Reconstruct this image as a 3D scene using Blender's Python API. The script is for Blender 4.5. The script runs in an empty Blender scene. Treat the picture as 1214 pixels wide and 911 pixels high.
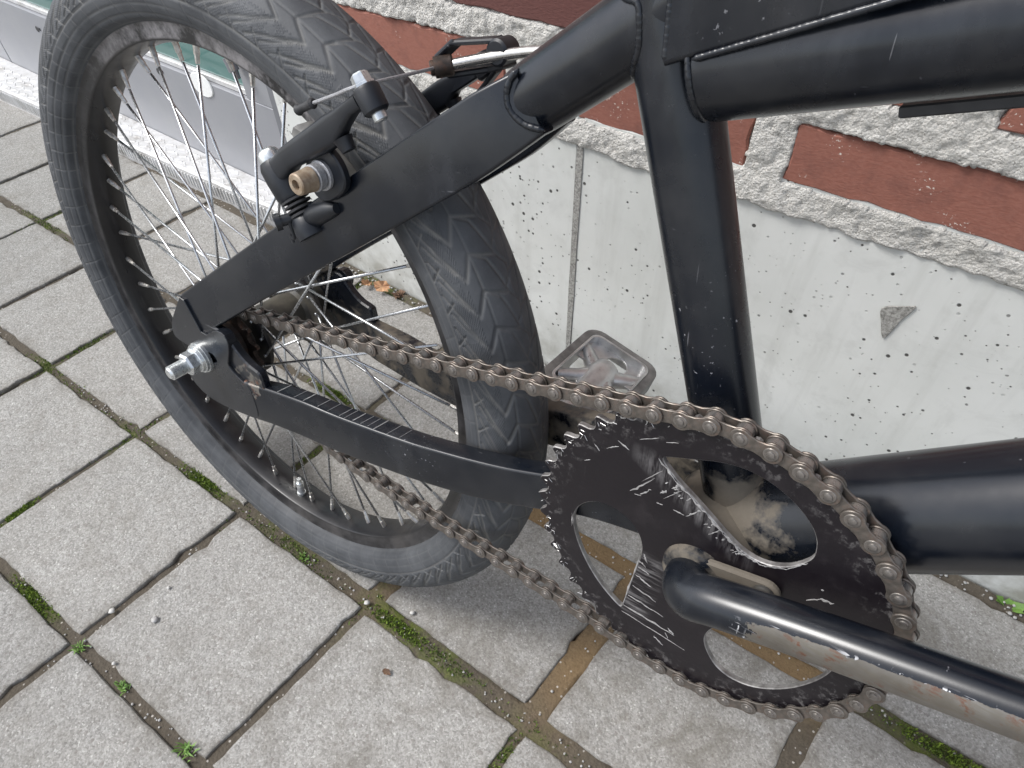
import bpy, bmesh, math, random
import numpy as np
from mathutils import Matrix, Vector
from mathutils.geometry import tessellate_polygon
random.seed(7); rng = np.random.default_rng(7)
PI = math.pi
scn = bpy.context.scene; COL = scn.collection

# ------------------------------------------------------------------ camera
RC = np.array([[0.8009778, 0.5983519, -0.0202376], [0.4311868, -0.5999951, -0.6738574], [-0.4153463, 0.5310186, -0.7385842]])
CW = (0.389143, -0.192792, 0.599239)
cam = bpy.data.cameras.new('camera'); co = bpy.data.objects.new('camera', cam); COL.objects.link(co)
M = Matrix(((RC[0][0], -RC[1][0], -RC[2][0], CW[0]), (RC[0][1], -RC[1][1], -RC[2][1], CW[1]), (RC[0][2], -RC[1][2], -RC[2][2], CW[2]), (0, 0, 0, 1)))
co.matrix_world = M
cam.sensor_width = 36; cam.lens = 36 * 796.68 / 1214; cam.clip_start = 0.01; cam.clip_end = 500
cam.dof.use_dof = False
scn.camera = co
# ------------------------------------------------------------------ sky, sun, exposure
SUN_EL, SUN_AZ = math.radians(52), math.radians(215)     # direction the light comes from, azimuth from +x counter-clockwise
w = bpy.data.worlds.new('World'); scn.world = w; w.use_nodes = True
nt = w.node_tree; bg = nt.nodes['Background']; sky = nt.nodes.new('ShaderNodeTexSky')
sky.sky_type = 'NISHITA'; sky.sun_disc = False; sky.sun_elevation = SUN_EL; sky.sun_rotation = math.radians(90) - SUN_AZ
sky.air_density = 1.0; sky.dust_density = 2.0; sky.ozone_density = 1.0
hs = nt.nodes.new('ShaderNodeHueSaturation'); hs.inputs['Saturation'].default_value = 0.48
nt.links.new(sky.outputs[0], hs.inputs['Color']); nt.links.new(hs.outputs[0], bg.inputs[0]); bg.inputs[1].default_value = 0.14
sl = bpy.data.lights.new('sun', 'SUN'); sl.energy = 1.5; sl.angle = math.radians(18); sl.color = (1, .985, .96)
so = bpy.data.objects.new('sun', sl); COL.objects.link(so)
dv = Vector((math.cos(SUN_EL) * math.cos(SUN_AZ), math.cos(SUN_EL) * math.sin(SUN_AZ), math.sin(SUN_EL)))
so.rotation_euler = dv.to_track_quat('Z', 'Y').to_euler()
scn.view_settings.view_transform = 'Standard'; scn.view_settings.look = 'None'
scn.view_settings.exposure = 0.88; scn.view_settings.gamma = 1

# ------------------------------------------------------------------ materials
class NT:
    def __init__(s, name):
        s.m = bpy.data.materials.new(name); s.m.use_nodes = True; s.t = s.m.node_tree
        s.b = s.t.nodes['Principled BSDF']; s.tc = s.t.nodes.new('ShaderNodeTexCoord').outputs['Object']
    def n(s, typ, **kw):
        x = s.t.nodes.new(typ)
        for k, v in kw.items():
            if k.startswith('i_'):
                key = k[2:]; key = int(key) if key.isdigit() else key.replace('_', ' ')
                s.put(x.inputs[key], v)
            else: setattr(x, k, v)
        return x
    def put(s, inp, v):
        if hasattr(v, 'is_output') or isinstance(v, bpy.types.NodeSocket): s.t.links.new(v, inp)
        else:
            if isinstance(v, (tuple, list)) and len(v) == 3 and len(inp.default_value) == 4: v = (*v, 1)
            if isinstance(v, (int, float)) and hasattr(inp.default_value, '__len__'): v = (v,) * 3 + ((1,) if len(inp.default_value) == 4 else ())
            inp.default_value = v
    def noise(s, scale, detail=4, rough=.55, vec=None, dist=0):
        return s.n('ShaderNodeTexNoise', i_Scale=scale, i_Detail=detail, i_Roughness=rough, i_Distortion=dist, i_Vector=vec or s.tc).outputs['Fac']
    def vor(s, scale, feature='F1', vec=None, rand=1):
        return s.n('ShaderNodeTexVoronoi', feature=feature, i_Scale=scale, i_Randomness=rand, i_Vector=vec or s.tc)
    def map(s, scale=(1, 1, 1), rot=(0, 0, 0), vec=None, loc=(0, 0, 0)):
        return s.n('ShaderNodeMapping', i_Scale=scale, i_Rotation=rot, i_Location=loc, i_Vector=vec or s.tc).outputs[0]
    def ramp(s, v, a, b, c0=0., c1=1.):
        return s.n('ShaderNodeMapRange', i_Value=v, i_1=a, i_2=b, i_3=c0, i_4=c1).outputs[0]
    def mix(s, f, a, b, mode='MIX'):
        x = s.n('ShaderNodeMix', data_type='RGBA', blend_type=mode); x.clamp_factor = True
        s.put(x.inputs[0], f); s.put(x.inputs[6], a); s.put(x.inputs[7], b); return x.outputs[2]
    def mt(s, op, a, b=0., clamp=False):
        x = s.n('ShaderNodeMath', operation=op, i_0=a, i_1=b); x.use_clamp = clamp; return x.outputs[0]
    def attr(s, name): return s.n('ShaderNodeAttribute', attribute_name=name).outputs['Fac']
    def rnd(s): return s.n('ShaderNodeObjectInfo').outputs['Random']
    def bump(s, h, strength=.5, dist=.001, nrm=None):
        x = s.n('ShaderNodeBump', i_Strength=strength, i_Distance=dist, i_Height=h)
        if nrm is not None: s.put(x.inputs['Normal'], nrm)
        return x.outputs[0]
    def out(s, col=None, rough=None, metal=None, nrm=None, **kw):
        for k, v in (('Base Color', col), ('Roughness', rough), ('Metallic', metal), ('Normal', nrm)):
            if v is not None: s.put(s.b.inputs[k], v)
        for k, v in kw.items(): s.put(s.b.inputs[k.replace('_', ' ')], v)
        return s.m
MT = {}
def paint(name, wearmul=1., dusty=.20, rough=.235, worn=False):
    s = NT(name)
    big = s.noise(9, 3); fine = s.noise(160, 6, .7)
    # hair scratches in two directions
    a = s.noise(420, 2, .5, s.map((1, 1, .03), (.4, .9, .2))); b = s.noise(480, 2, .5, s.map((.03, 1, 1), (.2, -.5, .5)))
    sc = s.mt('MAXIMUM', s.ramp(a, .735, .77), s.ramp(b, .735, .775)); sc = s.mt('MULTIPLY', sc, s.ramp(s.noise(14, 2), .5, .62))
    nick = s.mt('MULTIPLY', s.ramp(s.noise(430, 3, .6), .67, .70), s.ramp(s.noise(15, 3), .60, .68))
    dust = s.mt('MULTIPLY', s.ramp(s.noise(26, 6, .65), .45, .75), dusty)
    c = s.mix(dust, (.0042, .0060, .0100), (.075, .073, .070))  # blue tint of the black base imitates soft sky reflections
    c = s.mix(s.mt('MULTIPLY', sc, .55 * wearmul), c, (.16, .16, .17)); c = s.mix(s.mt('MULTIPLY', nick, .8 * wearmul), c, (.42, .42, .44))
    rub = s.mt('MULTIPLY', s.ramp(s.noise(30, 4, .6, s.map((1, 1, .35), (.3, .2, .8))), .56, .74), .10); c = s.mix(rub, c, (.16, .17, .19))
    metal = 0.; r = s.mt('ADD', s.ramp(big, .3, .7, rough - .05, rough + .07), s.mt('MULTIPLY', dust, .5))
    if True:
        wr = s.attr('wear'); m = s.mt('MULTIPLY', s.ramp(s.mt('ADD', wr, s.mt('MULTIPLY', s.mt('SUBTRACT', s.noise(140, 6, .7), .5), 1.3)), .47, .53), s.ramp(wr, .02, .06))
        rust = s.ramp(s.noise(130, 6, .7), .54, .62)
        bare = s.mix(rust, s.mix(s.noise(60, 5), (.11, .10, .088), (.24, .225, .20)), (.16, .07, .042))
        if worn:
            x1 = s.noise(620, 2, .5, s.map((.06, 1, 1), (0, .9, 0))); x2 = s.noise(560, 2, .5, s.map((1, 1, .06), (.5, -.3, 0)))
            sk = s.mt('MULTIPLY', s.mt('MAXIMUM', s.ramp(x1, .60, .64), s.ramp(x2, .62, .66)), s.mt('MULTIPLY', s.ramp(wr, .12, .30), s.ramp(s.noise(60, 3), .38, .5)))
            c = s.mix(s.mt('MULTIPLY', sk, .9), c, (.62, .62, .63))
            bare = s.mix(s.ramp(s.noise(900, 3, .6, s.map((.1, 1, 1), (0, .27, 0))), .4, .6), bare, (.16, .145, .12)); bare = s.mix(s.ramp(s.noise(45, 4), .45, .65, 0, .8), bare, (.11, .098, .082))
        c = s.mix(m, c, bare); metal = s.mt('MULTIPLY', m, .55); r = s.mix(m, r, .42)
        mud = s.attr('mud'); mm = s.ramp(s.mt('ADD', mud, s.mt('MULTIPLY', s.mt('SUBTRACT', s.noise(55, 6, .65), .5), 1.5)), .42, .62); mm = s.mt('MULTIPLY', mm, s.ramp(mud, .02, .1))
        c = s.mix(mm, c, s.mix(fine, (.095, .080, .062), (.17, .148, .118))); r = s.mix(mm, r, .85)
    n = s.bump(s.mt('ADD', s.mt('MULTIPLY', fine, .3), s.mt('MULTIPLY', sc, -1.)), .12, .0004)
    MT[name] = s.out(c, r, metal, n, Specular_IOR_Level=.5)
paint('frame_paint'); paint('crank_paint', 1.6, .12, .24, True); paint('brake_black', .7, .18, .42)
def simple(name, col, col2, rough, metal, scale=60, bumps=.1, rustamt=0., spec=None):
    s = NT(name); f = s.noise(scale, 5, .6); c = s.mix(s.ramp(f, .35, .65), col, col2)
    if rustamt: c = s.mix(s.mt('MULTIPLY', s.ramp(s.noise(scale * 1.3, 6, .7), .5, .66), rustamt), c, (.17, .075, .04))
    MT[name] = s.out(c, s.ramp(s.noise(scale * 2, 4), .3, .7, rough - .07, rough + .09), metal, s.bump(f, bumps, .0005))
    return s
simple('chain_steel', (.10, .088, .076), (.18, .158, .138), .38, .6, 190, .3, .30)
simple('roller_steel', (.25, .235, .22), (.40, .38, .355), .32, .75, 190, .2, .22)
simple('pin_steel', (.17, .155, .14), (.27, .25, .23), .34, .7, 200, .2, .15)
simple('greasy_steel', (.030, .023, .019), (.085, .066, .055), .5, .5, 120, .5, .35)
simple('bare_alloy', (.50, .49, .48), (.72, .71, .70), .38, .8, 240, .5)
simple('gouge_metal', (.26, .25, .245), (.50, .49, .48), .5, .4, 300, .4)
simple('worn_edge', (.14, .132, .128), (.34, .33, .32), .45, .5, 150, .4)
simple('zinc', (.58, .60, .60), (.74, .76, .76), .28, .85, 200, .15)
simple('spoke_steel', (.46, .47, .48), (.60, .61, .62), .28, .9, 300, .0)
simple('nipple_brass', (.42, .40, .37), (.66, .65, .62), .35, .8, 300, .5, .35)
simple('rusty_bolt', (.24, .17, .11), (.38, .31, .23), .55, .35, 260, .5, .4)
simple('pedal_alloy', (.46, .46, .46), (.70, .70, .69), .34, .75, 70, .3)
simple('pedal_dark', (.15, .147, .14), (.27, .262, .25), .55, .35, 110, .5)
simple('noodle_steel', (.44, .42, .40), (.62, .60, .58), .25, .9, 60, .1)
simple('cable_steel', (.30, .30, .31), (.44, .44, .45), .5, .6, 900, .6)
simple('black_rubber', (.018, .018, .02), (.035, .035, .037), .6, 0, 200, .3)
simple('white_tape', (.72, .72, .70), (.82, .82, .80), .6, 0, 300, .3)
simple('muddy_black', (.014, .014, .016), (.10, .09, .07), .55, 0, 45, .3)
simple('leaf_green', (.10, .20, .035), (.17, .30, .06), .6, 0, 90, .2)
simple('leaf_orange', (.42, .20, .10), (.55, .33, .18), .7, 0, 90, .3)
simple('leaf_brown', (.10, .055, .035), (.17, .10, .06), .8, 0, 90, .3)
simple('stone_grey', (.30, .29, .28), (.46, .45, .43), .8, 0, 200, .5)
simple('stone_white', (.42, .41, .385), (.55, .54, .51), .8, 0, 200, .5)
simple('sill_grey', (.16, .165, .18), (.19, .195, .21), .5, .2, 30, .05)
# rim: satin black with scuffed brake track
s = NT('rim_black'); wr = s.attr('wear'); st = s.noise(45, 5, .65); st2 = s.noise(400, 2, .5)
m = s.mt('MULTIPLY', wr, s.ramp(s.mt('ADD', st, s.mt('MULTIPLY', st2, .2)), .52, .74))
c = s.mix(m, (.0065, .0062, .0075), (.34, .325, .33))
c = s.mix(s.mt('MULTIPLY', s.ramp(s.noise(22, 5), .5, .7), .12), c, (.16, .14, .12))
MT['rim_black'] = s.out(c, s.ramp(st, .3, .7, .26, .42), s.mt('MULTIPLY', m, .5), s.bump(st2, .08, .0003))
# tyre rubber: dust sits in the grooves
s = NT('tyre_rubber'); gr = s.attr('groove'); ds = s.noise(38, 5, .6); fi = s.noise(900, 3, .6)
c = s.mix(s.ramp(ds, .35, .7), (.042, .045, .050), (.084, .088, .094))
c = s.mix(s.mt('MULTIPLY', gr, s.ramp(s.noise(20, 3), .3, .6, .35, .95)), c, (.145, .142, .134))
c = s.mix(s.mt('MULTIPLY', s.ramp(fi, .66, .74), .35), c, (.17, .165, .16))
rb = s.attr('rib')
MT['tyre_rubber'] = s.out(c, .62, 0., s.bump(s.mt('ADD', s.mt('MULTIPLY', fi, .25), rb), .55, .0006), Specular_IOR_Level=.35)
# paver: pale concrete with exposed fine grit
s = NT('paver_concrete'); gc = s.n('ShaderNodeNewGeometry').outputs['Position']; r = s.rnd()
v = s.vor(400, vec=gc); v2 = s.vor(820, vec=gc); f = s.noise(1500, 3, .7, gc); big = s.noise(7, 5, .6, gc); mid = s.noise(45, 6, .7, gc)
grain = s.n('ShaderNodeSeparateColor', i_0=v.outputs['Color']).outputs[0]; grain2 = s.n('ShaderNodeSeparateColor', i_0=v2.outputs['Color']).outputs[0]
c = s.mix(s.ramp(grain, 0, 1), (.215, .209, .198), (.40, .393, .376))
c = s.mix(.45, c, s.mix(grain2, (.15, .144, .133), (.53, .52, .50)))
c = s.mix(s.mt('MULTIPLY', s.ramp(grain2, .975, .99), .5), c, (.68, .67, .64))
c = s.mix(s.mt('MULTIPLY', s.ramp(grain, .965, .98), .55), c, (.13, .11, .10))
c = s.mix(s.ramp(mid, .3, .7, 0, .34), c, (.22, .205, .18)); c = s.mix(s.ramp(s.noise(17, 6, .7, gc), .52, .72, 0, .35), c, (.17, .155, .13))
c = s.mix(1., c, s.mix(s.mt('ADD', s.mt('MULTIPLY', big, .6), s.mt('MULTIPLY', r, .4)), (.76, .76, .76), (1.12, 1.11, 1.09)), 'MULTIPLY')
xx = s.n('ShaderNodeSeparateXYZ', i_0=gc).outputs[0]; c = s.mix(s.mt('MULTIPLY', s.ramp(s.noise(13, 6, .7, gc, 1.), .50, .66), s.ramp(xx, -.15, .35, .12, .62)), c, (.135, .122, .10))
st = s.ramp(s.attr('edge'), .0, 1.); c = s.mix(s.mt('MULTIPLY', st, s.ramp(mid, .34, .56, 0, .85)), c, (.115, .10, .078))
MT['paver_concrete'] = s.out(c, .9, 0., s.bump(s.mt('ADD', s.mt('MULTIPLY', v.outputs['Distance'], -.8), s.mt('MULTIPLY', f, .7)), .6, .0008))
# joint soil
s = NT('joint_soil'); gc = s.n('ShaderNodeNewGeometry').outputs['Position']
f = s.noise(260, 5, .7, gc); big = s.noise(9, 4, .6, gc)
c = s.mix(f, (.045, .037, .027), (.125, .104, .078)); c = s.mix(s.attr('brown'), c, s.mix(f, (.12, .075, .035), (.24, .165, .085)))
pb = s.vor(420, vec=gc); pc = s.n('ShaderNodeSeparateColor', i_0=pb.outputs['Color']).outputs[0]
c = s.mix(s.mt('MULTIPLY', s.ramp(pc, .955, .975), s.ramp(pb.outputs['Distance'], .5, .3)), c, (.42, .39, .35))
c = s.mix(s.mt('MULTIPLY', s.attr('moss'), s.ramp(s.noise(70, 5, .7, gc), .44, .58)), c, s.mix(f, (.035, .055, .010), (.14, .17, .02)))
MT['joint_soil'] = s.out(c, .95, 0., s.bump(s.mt('ADD', f, s.mt('MULTIPLY', pb.outputs['Distance'], -.5)), .8, .0015))
s = NT('moss_green'); r = s.attr('tone'); MT['moss_green'] = s.out(s.mix(r, (.05, .085, .012), (.19, .27, .03)), .9, 0.)
# brick
s = NT('brick_red'); r = s.rnd(); f = s.noise(240, 5, .65, s.map((1, 1, 2.2))); big = s.noise(14, 4)
pit = s.mt('MULTIPLY', s.ramp(s.noise(420, 4, .65), .60, .64), s.ramp(s.noise(22, 4), .55, .60))
c = s.mix(s.mt('ADD', s.mt('MULTIPLY', big, .5), s.mt('MULTIPLY', r, .5)), (.21, .078, .055), (.30, .115, .080))
c = s.mix(s.ramp(f, .35, .75, 0, .45), c, (.36, .17, .13)); c = s.mix(s.ramp(s.noise(48, 6, .7), .48, .7, 0, .5), c, (.13, .055, .045)); c = s.mix(pit, c, (.62, .56, .50))
MT['brick_red'] = s.out(c, .82, 0., s.bump(f, .35, .0012))
s = NT('brick_dark'); f = s.noise(240, 5, .65, s.map((1, 1, 2.2))); c = s.mix(f, (.09, .035, .032), (.16, .062, .05))
MT['brick_dark'] = s.out(c, .85, 0., s.bump(f, .5, .0015))
s = NT('mortar'); f = s.noise(420, 7, .8); v = s.vor(520); big = s.noise(20, 4)
c = s.mix(s.ramp(f, .3, .7), (.60, .575, .53), (.84, .825, .78)); c = s.mix(s.mt('MULTIPLY', s.ramp(s.noise(330, 5, .7), .58, .66), .7), c, (.20, .185, .16))
c = s.mix(s.ramp(big, .35, .65, .0, .2), c, (.46, .44, .39))
MT['mortar'] = s.out(c, .93, 0., s.bump(s.mt('ADD', f, s.mt('MULTIPLY', v.outputs['Distance'], -.6)), .9, .003))
# cast plinth concrete with air pits
s = NT('plinth_concrete'); big = s.noise(5, 5, .6); mid = s.noise(38, 6, .65); f = s.noise(420, 4, .7)
p1 = s.vor(85, rand=1); p2 = s.vor(180, rand=1)
def pits(p, lo, size, soft=.04):
    sep = s.n('ShaderNodeSeparateColor', i_0=p.outputs['Color']); keep = s.ramp(sep.outputs[0], lo, lo + .01)
    rad = s.mt('MULTIPLY', s.mt('ADD', sep.outputs[1], .35), size)
    d = s.mt('SUBTRACT', p.outputs['Distance'], rad); return s.mt('MULTIPLY', keep, s.ramp(d, soft, 0.))
pit = s.mt('MAXIMUM', pits(p1, .5, .095), s.mt('MULTIPLY', pits(p2, .55, .15, .07), s.ramp(s.noise(11, 3), .42, .56)))
c = s.mix(s.ramp(big, .3, .7), (.57, .58, .55), (.69, .695, .67)); c = s.mix(s.ramp(mid, .55, .8, 0, .35), c, (.40, .40, .37))
zz = s.n('ShaderNodeSeparateXYZ', i_0=s.n('ShaderNodeNewGeometry').outputs['Position']).outputs[2]
c = s.mix(s.mt('MULTIPLY', s.ramp(zz, .10, .0), s.ramp(s.noise(24, 5, .65), .35, .65)), c, (.27, .26, .22))
c = s.mix(s.mt('MULTIPLY', s.ramp(s.noise(34, 5, .65, s.map((1, 1, .12))), .50, .72), .30), c, (.36, .36, .33)); c = s.mix(s.ramp(s.noise(13, 6, .7, None, 1.5), .54, .72, 0, .35), c, (.42, .42, .40))
c = s.mix(s.mt('MULTIPLY', pit, .93), c, (.035, .033, .03))
MT['plinth_concrete'] = s.out(c, .72, 0., s.bump(s.mt('ADD', s.mt('MULTIPLY', pit, -3.), s.mt('MULTIPLY', f, .25)), .5, .001))
s = NT('seam_mortar'); f = s.noise(380, 6, .75); MT['seam_mortar'] = s.out(s.mix(s.ramp(f, .35, .65), (.16, .155, .14), (.50, .49, .46)), .9, 0., s.bump(f, .9, .002))
# door
s = NT('door_grey'); f = s.noise(400, 3); c = s.mix(s.ramp(s.noise(9, 5, .65), .4, .75, 0, .5), (.27, .275, .295), (.34, .34, .345))
MT['door_grey'] = s.out(c, .42, .1, s.bump(f, .05, .0004))
s = NT('door_glass'); MT['door_glass'] = s.out((.10, .20, .185), .05, 0., None, Coat_Weight=.4)  # lightened teal base: the sky's reflection is put into the colour
s = NT('tread_plate'); f = s.noise(60, 5, .6); c = s.mix(s.ramp(f, .35, .7), (.74, .74, .74), (.55, .54, .52))
c = s.mix(s.ramp(s.noise(26, 5, .65), .56, .70, 0, .7), c, (.28, .26, .23))
MT['tread_plate'] = s.out(c, .42, .35, s.bump(f, .2, .0006))
s = NT('far_ground'); f = s.noise(300, 5, .7); b = s.n('ShaderNodeTexBrick', i_Color1=(.34, .33, .31, 1), i_Color2=(.38, .37, .35, 1), i_Mortar=(.09, .08, .06, 1), i_Scale=1., i_Mortar_Size=.004, i_Brick_Width=.178, i_Row_Height=.171, i_Vector=s.tc); b.offset = 0
MT['far_ground'] = s.out(b.outputs[0], .95, 0., s.bump(f, .4, .001))

# ------------------------------------------------------------------ mesh helpers
CON = np.array([-0.39450524, 0.08042647, -0.24531602])      # tyre contact in bike axes (x forward, y to the wall, z up; origin at chainring centre)
WM = Matrix(((0.9926980, -0.0170896, -0.1194097, 0), (0.0359295, 0.9868720, 0.1574570, 0), (0.1151512, -0.1605976, 0.9802799, 0), (0, 0, 0, 1)))
def mk(name, V, F, mat, parent=None, smooth=True, bike=False, attrs=None, midx=None):
    V = np.asarray(V, float)
    if bike: V = V - CON
    me = bpy.data.meshes.new(name)
    if isinstance(F, np.ndarray) and F.ndim == 2:
        nv, nf, k = len(V), len(F), F.shape[1]
        me.vertices.add(nv); me.vertices.foreach_set('co', V.astype(np.float32).ravel())
        me.loops.add(nf * k); me.loops.foreach_set('vertex_index', F.astype(np.int32).ravel())
        me.polygons.add(nf); me.polygons.foreach_set('loop_start', np.arange(nf, dtype=np.int32) * k)
    else: me.from_pydata([tuple(v) for v in V], [], [tuple(int(i) for i in f) for f in F])
    mats = mat if isinstance(mat, (list, tuple)) else [mat]
    for m in mats: me.materials.append(MT[m])
    if midx is not None: me.polygons.foreach_set('material_index', np.asarray(midx, np.int32))
    me.update(calc_edges=True); me.validate()
    me.polygons.foreach_set('use_smooth', np.full(len(me.polygons), bool(smooth)))
    for k, a in (attrs or {}).items():
        at = me.attributes.new(k, 'FLOAT', 'POINT'); at.data.foreach_set('value', np.asarray(a, np.float32))
    o = bpy.data.objects.new(name, me); COL.objects.link(o)
    if parent: o.parent = parent
    if smooth == 'auto':
        try: me.set_sharp_from_angle(angle=math.radians(35))
        except Exception: pass
    return o
def empty(name, parent=None, loc=(0, 0, 0)):
    o = bpy.data.objects.new(name, None); o.empty_display_size = .02; COL.objects.link(o); o.location = loc
    if parent: o.parent = parent
    return o
def tag(o, label=None, cat=None, group=None, kind=None):
    for k, v in (('label', label), ('category', cat), ('group', group), ('kind', kind)):
        if v: o[k] = v
    return o
def norm(v): v = np.asarray(v, float); return v / np.linalg.norm(v)
def frames(P, up=(0, 0, 1)):
    P = np.asarray(P, float); T = np.gradient(P, axis=0); T /= np.linalg.norm(T, axis=1)[:, None]
    A = np.array(up, float); A = A - (A @ T[0]) * T[0]
    if np.linalg.norm(A) < 1e-3: A = np.array([1., 0, 0]) - T[0, 0] * T[0]
    A = norm(A); out = []
    for t in T: A = norm(A - (A @ t) * t); out.append((t, A, np.cross(t, A)))
    return out
def tube_vf(P, R, seg=20, caps=True, sy=1., up=(0, 0, 1)):
    P = np.asarray(P, float); R = np.broadcast_to(R, (len(P),)); a = np.linspace(0, 2 * PI, seg, endpoint=False); V = []
    for (t, A, B), p, r in zip(frames(P, up), P, R): V.append(p + r * (np.cos(a)[:, None] * A + sy * np.sin(a)[:, None] * B))
    V = np.concatenate(V); F = []
    for i in range(len(P) - 1):
        for j in range(seg): F.append((i * seg + j, i * seg + (j + 1) % seg, (i + 1) * seg + (j + 1) % seg, (i + 1) * seg + j))
    if caps: F.append(tuple(range(seg))[::-1]); F.append(tuple(range((len(P) - 1) * seg, len(P) * seg)))
    return V, F
class MB:
    def __init__(s): s.V = []; s.F = []; s.M = []
    def add(s, V, F, m=0):
        o = len(s.V); s.V += [tuple(v) for v in np.asarray(V)]; s.F += [tuple(i + o for i in f) for f in F]; s.M += [m] * len(F); return s
    def tube(s, P, R, seg=20, m=0, **k): return s.add(*tube_vf(P, R, seg, **k), m)
    def lathe(s, c, ax, prof, seg=28, m=0):      # prof: (distance along axis, radius)
        ax = norm(ax); A = norm(np.cross(ax, [.3, .9, .2])); B = np.cross(ax, A); a = np.linspace(0, 2 * PI, seg, endpoint=False); V = []
        for h, r in prof: V.append(np.array(c) + ax * h + max(r, 1e-5) * (np.cos(a)[:, None] * A + np.sin(a)[:, None] * B))
        V = np.concatenate(V); F = []; n = len(prof)
        for i in range(n - 1):
            for j in range(seg): F.append((i * seg + j, i * seg + (j + 1) % seg, (i + 1) * seg + (j + 1) % seg, (i + 1) * seg + j))
        F.append(tuple(range(seg))[::-1]); F.append(tuple(range((n - 1) * seg, n * seg))); return s.add(V, F, m)
    def loft(s, rings, m=0):
        n = len(rings[0]); V = np.concatenate(rings); F = []
        for i in range(len(rings) - 1):
            for j in range(n): F.append((i * n + j, i * n + (j + 1) % n, (i + 1) * n + (j + 1) % n, (i + 1) * n + j))
        F.append(tuple(range(n))[::-1]); F.append(tuple(range((len(rings) - 1) * n, len(rings) * n))); return s.add(V, F, m)
    def box(s, c, h, X=(1, 0, 0), Y=(0, 1, 0), bev=.0008, m=0):
        X = norm(X); Y = np.asarray(Y, float); Y = norm(Y - (Y @ X) * X); Z = np.cross(X, Y); c = np.array(c, float)
        def ring(z, e): return [c + X * sx * (h[0] - e) + Y * sy * (h[1] - e) + Z * z for sx, sy in ((1, 1), (-1, 1), (-1, -1), (1, -1))]
        b = min(bev, h[2] * .9); return s.loft([np.array(ring(-h[2], b)), np.array(ring(-h[2] + b, 0)), np.array(ring(h[2] - b, 0)), np.array(ring(h[2], b))], m)
    def build(s, name, mat, parent=None, smooth='auto', bike=True, attrs=None):
        return mk(name, s.V, s.F, mat, parent, smooth, bike, attrs, s.M)
def area(P): P = np.asarray(P); x, y = P[:, 0], P[:, 1]; return .5 * np.sum(x * np.roll(y, -1) - y * np.roll(x, -1))
def smooth_poly(P, it=2):       # Chaikin on a closed loop
    P = np.asarray(P, float)
    for _ in range(it): Q = np.roll(P, -1, 0); P = np.stack([P * .75 + Q * .25, P * .25 + Q * .75], 1).reshape(-1, 2)
    return P
def inset(P, d):
    P = np.asarray(P, float); a = np.roll(P, 1, 0); b = np.roll(P, -1, 0); t = b - a; t /= np.linalg.norm(t, axis=1)[:, None] + 1e-12
    return P + d * np.c_[-t[:, 1], t[:, 0]]     # to the left of travel: inside for CCW
def plate_vf(outer, holes=(), y0=0., y1=.003, bev=.0003):
    """plate in xz, near face y0, far face y1; returns V,F,midx (0 faces, 1 edges)"""
    outer = np.asarray(outer); outer = outer if area(outer) > 0 else outer[::-1]
    loops = [outer] + [h if area(h) < 0 else h[::-1] for h in map(np.asarray, holes)]
    V = []; F = []; Mi = []; idx = []
    for L in loops:
        n = len(L); I = inset(L, bev); o = len(V)
        for P, y in ((I, y0), (L, y0 + bev), (L, y1 - bev), (I, y1)): V += [(x, y, z) for x, z in P]
        idx.append((o, n, I))
        for k in range(3):
            for j in range(n):
                a, b = o + k * n + j, o + k * n + (j + 1) % n; F.append((a, b, b + n, a + n)); Mi.append(1 if k == 1 else 1)
    for side in (0, 3):
        pl = [[Vector((p[0], p[1], 0)) for p in I] for _, _, I in idx]; mp = [o + side * n + j for o, n, _ in idx for j in range(n)]
        for t in tessellate_polygon(pl):
            a, b, c = (mp[i] for i in t); va, vb, vc = (np.array(V[i]) for i in (a, b, c)); nr = np.cross(vb - va, vc - va)[1]
            F.append((a, b, c) if (nr < 0) == (side == 0) else (c, b, a)); Mi.append(0)
    return V, F, Mi
def plate(name, outer, holes, y0, y1, mat, parent, bev=.0003, bike=True, attrs=None):
    V, F, Mi = plate_vf(outer, holes, y0, y1, bev); mats = mat if isinstance(mat, list) else [mat, mat]
    at = {k: [f(np.array(v)) for v in V] for k, f in (attrs or {}).items()}
    return mk(name, V, F, mats, parent, False, bike, at, Mi)

# ================================================================== THE PLACE
# pavement: every paver its own slab; rows run along x, columns along y (metres, world origin at the tyre contact)
base = mk('ground', [(-25, -25, -.03), (25, -25, -.03), (25, 25, -.03), (-25, 25, -.03)], [(0, 1, 2, 3)], 'far_ground', smooth=False); tag(base, kind='structure')
pave = empty('pavement'); tag(pave, kind='structure')
YC = [-1.105, -.932, -.760, -.588, -.4155, -.243, -.0665, .104, .290]
def ry(j, x): return YC[j] + (.030 * min(1.2, max(-1.2, x)) if 2 <= j < 8 else 0)
XS = {-1.12: -5, -.945: -4, -.775: -3, -.607: -2, -.439: -1, -.251: 0, -.070: 1, .109: 2, .289: 3, .468: 4, .645: 5}
XC = [-2.35, -2.175, -2.0, -1.825, -1.65, -1.475, -1.30] + sorted(XS) + [.822, 1.0, 1.177, 1.355, 1.53, 1.71]
def cx(i, y): return XC[i] + .055 * max(-.5, min(.3, y + .07))
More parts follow.
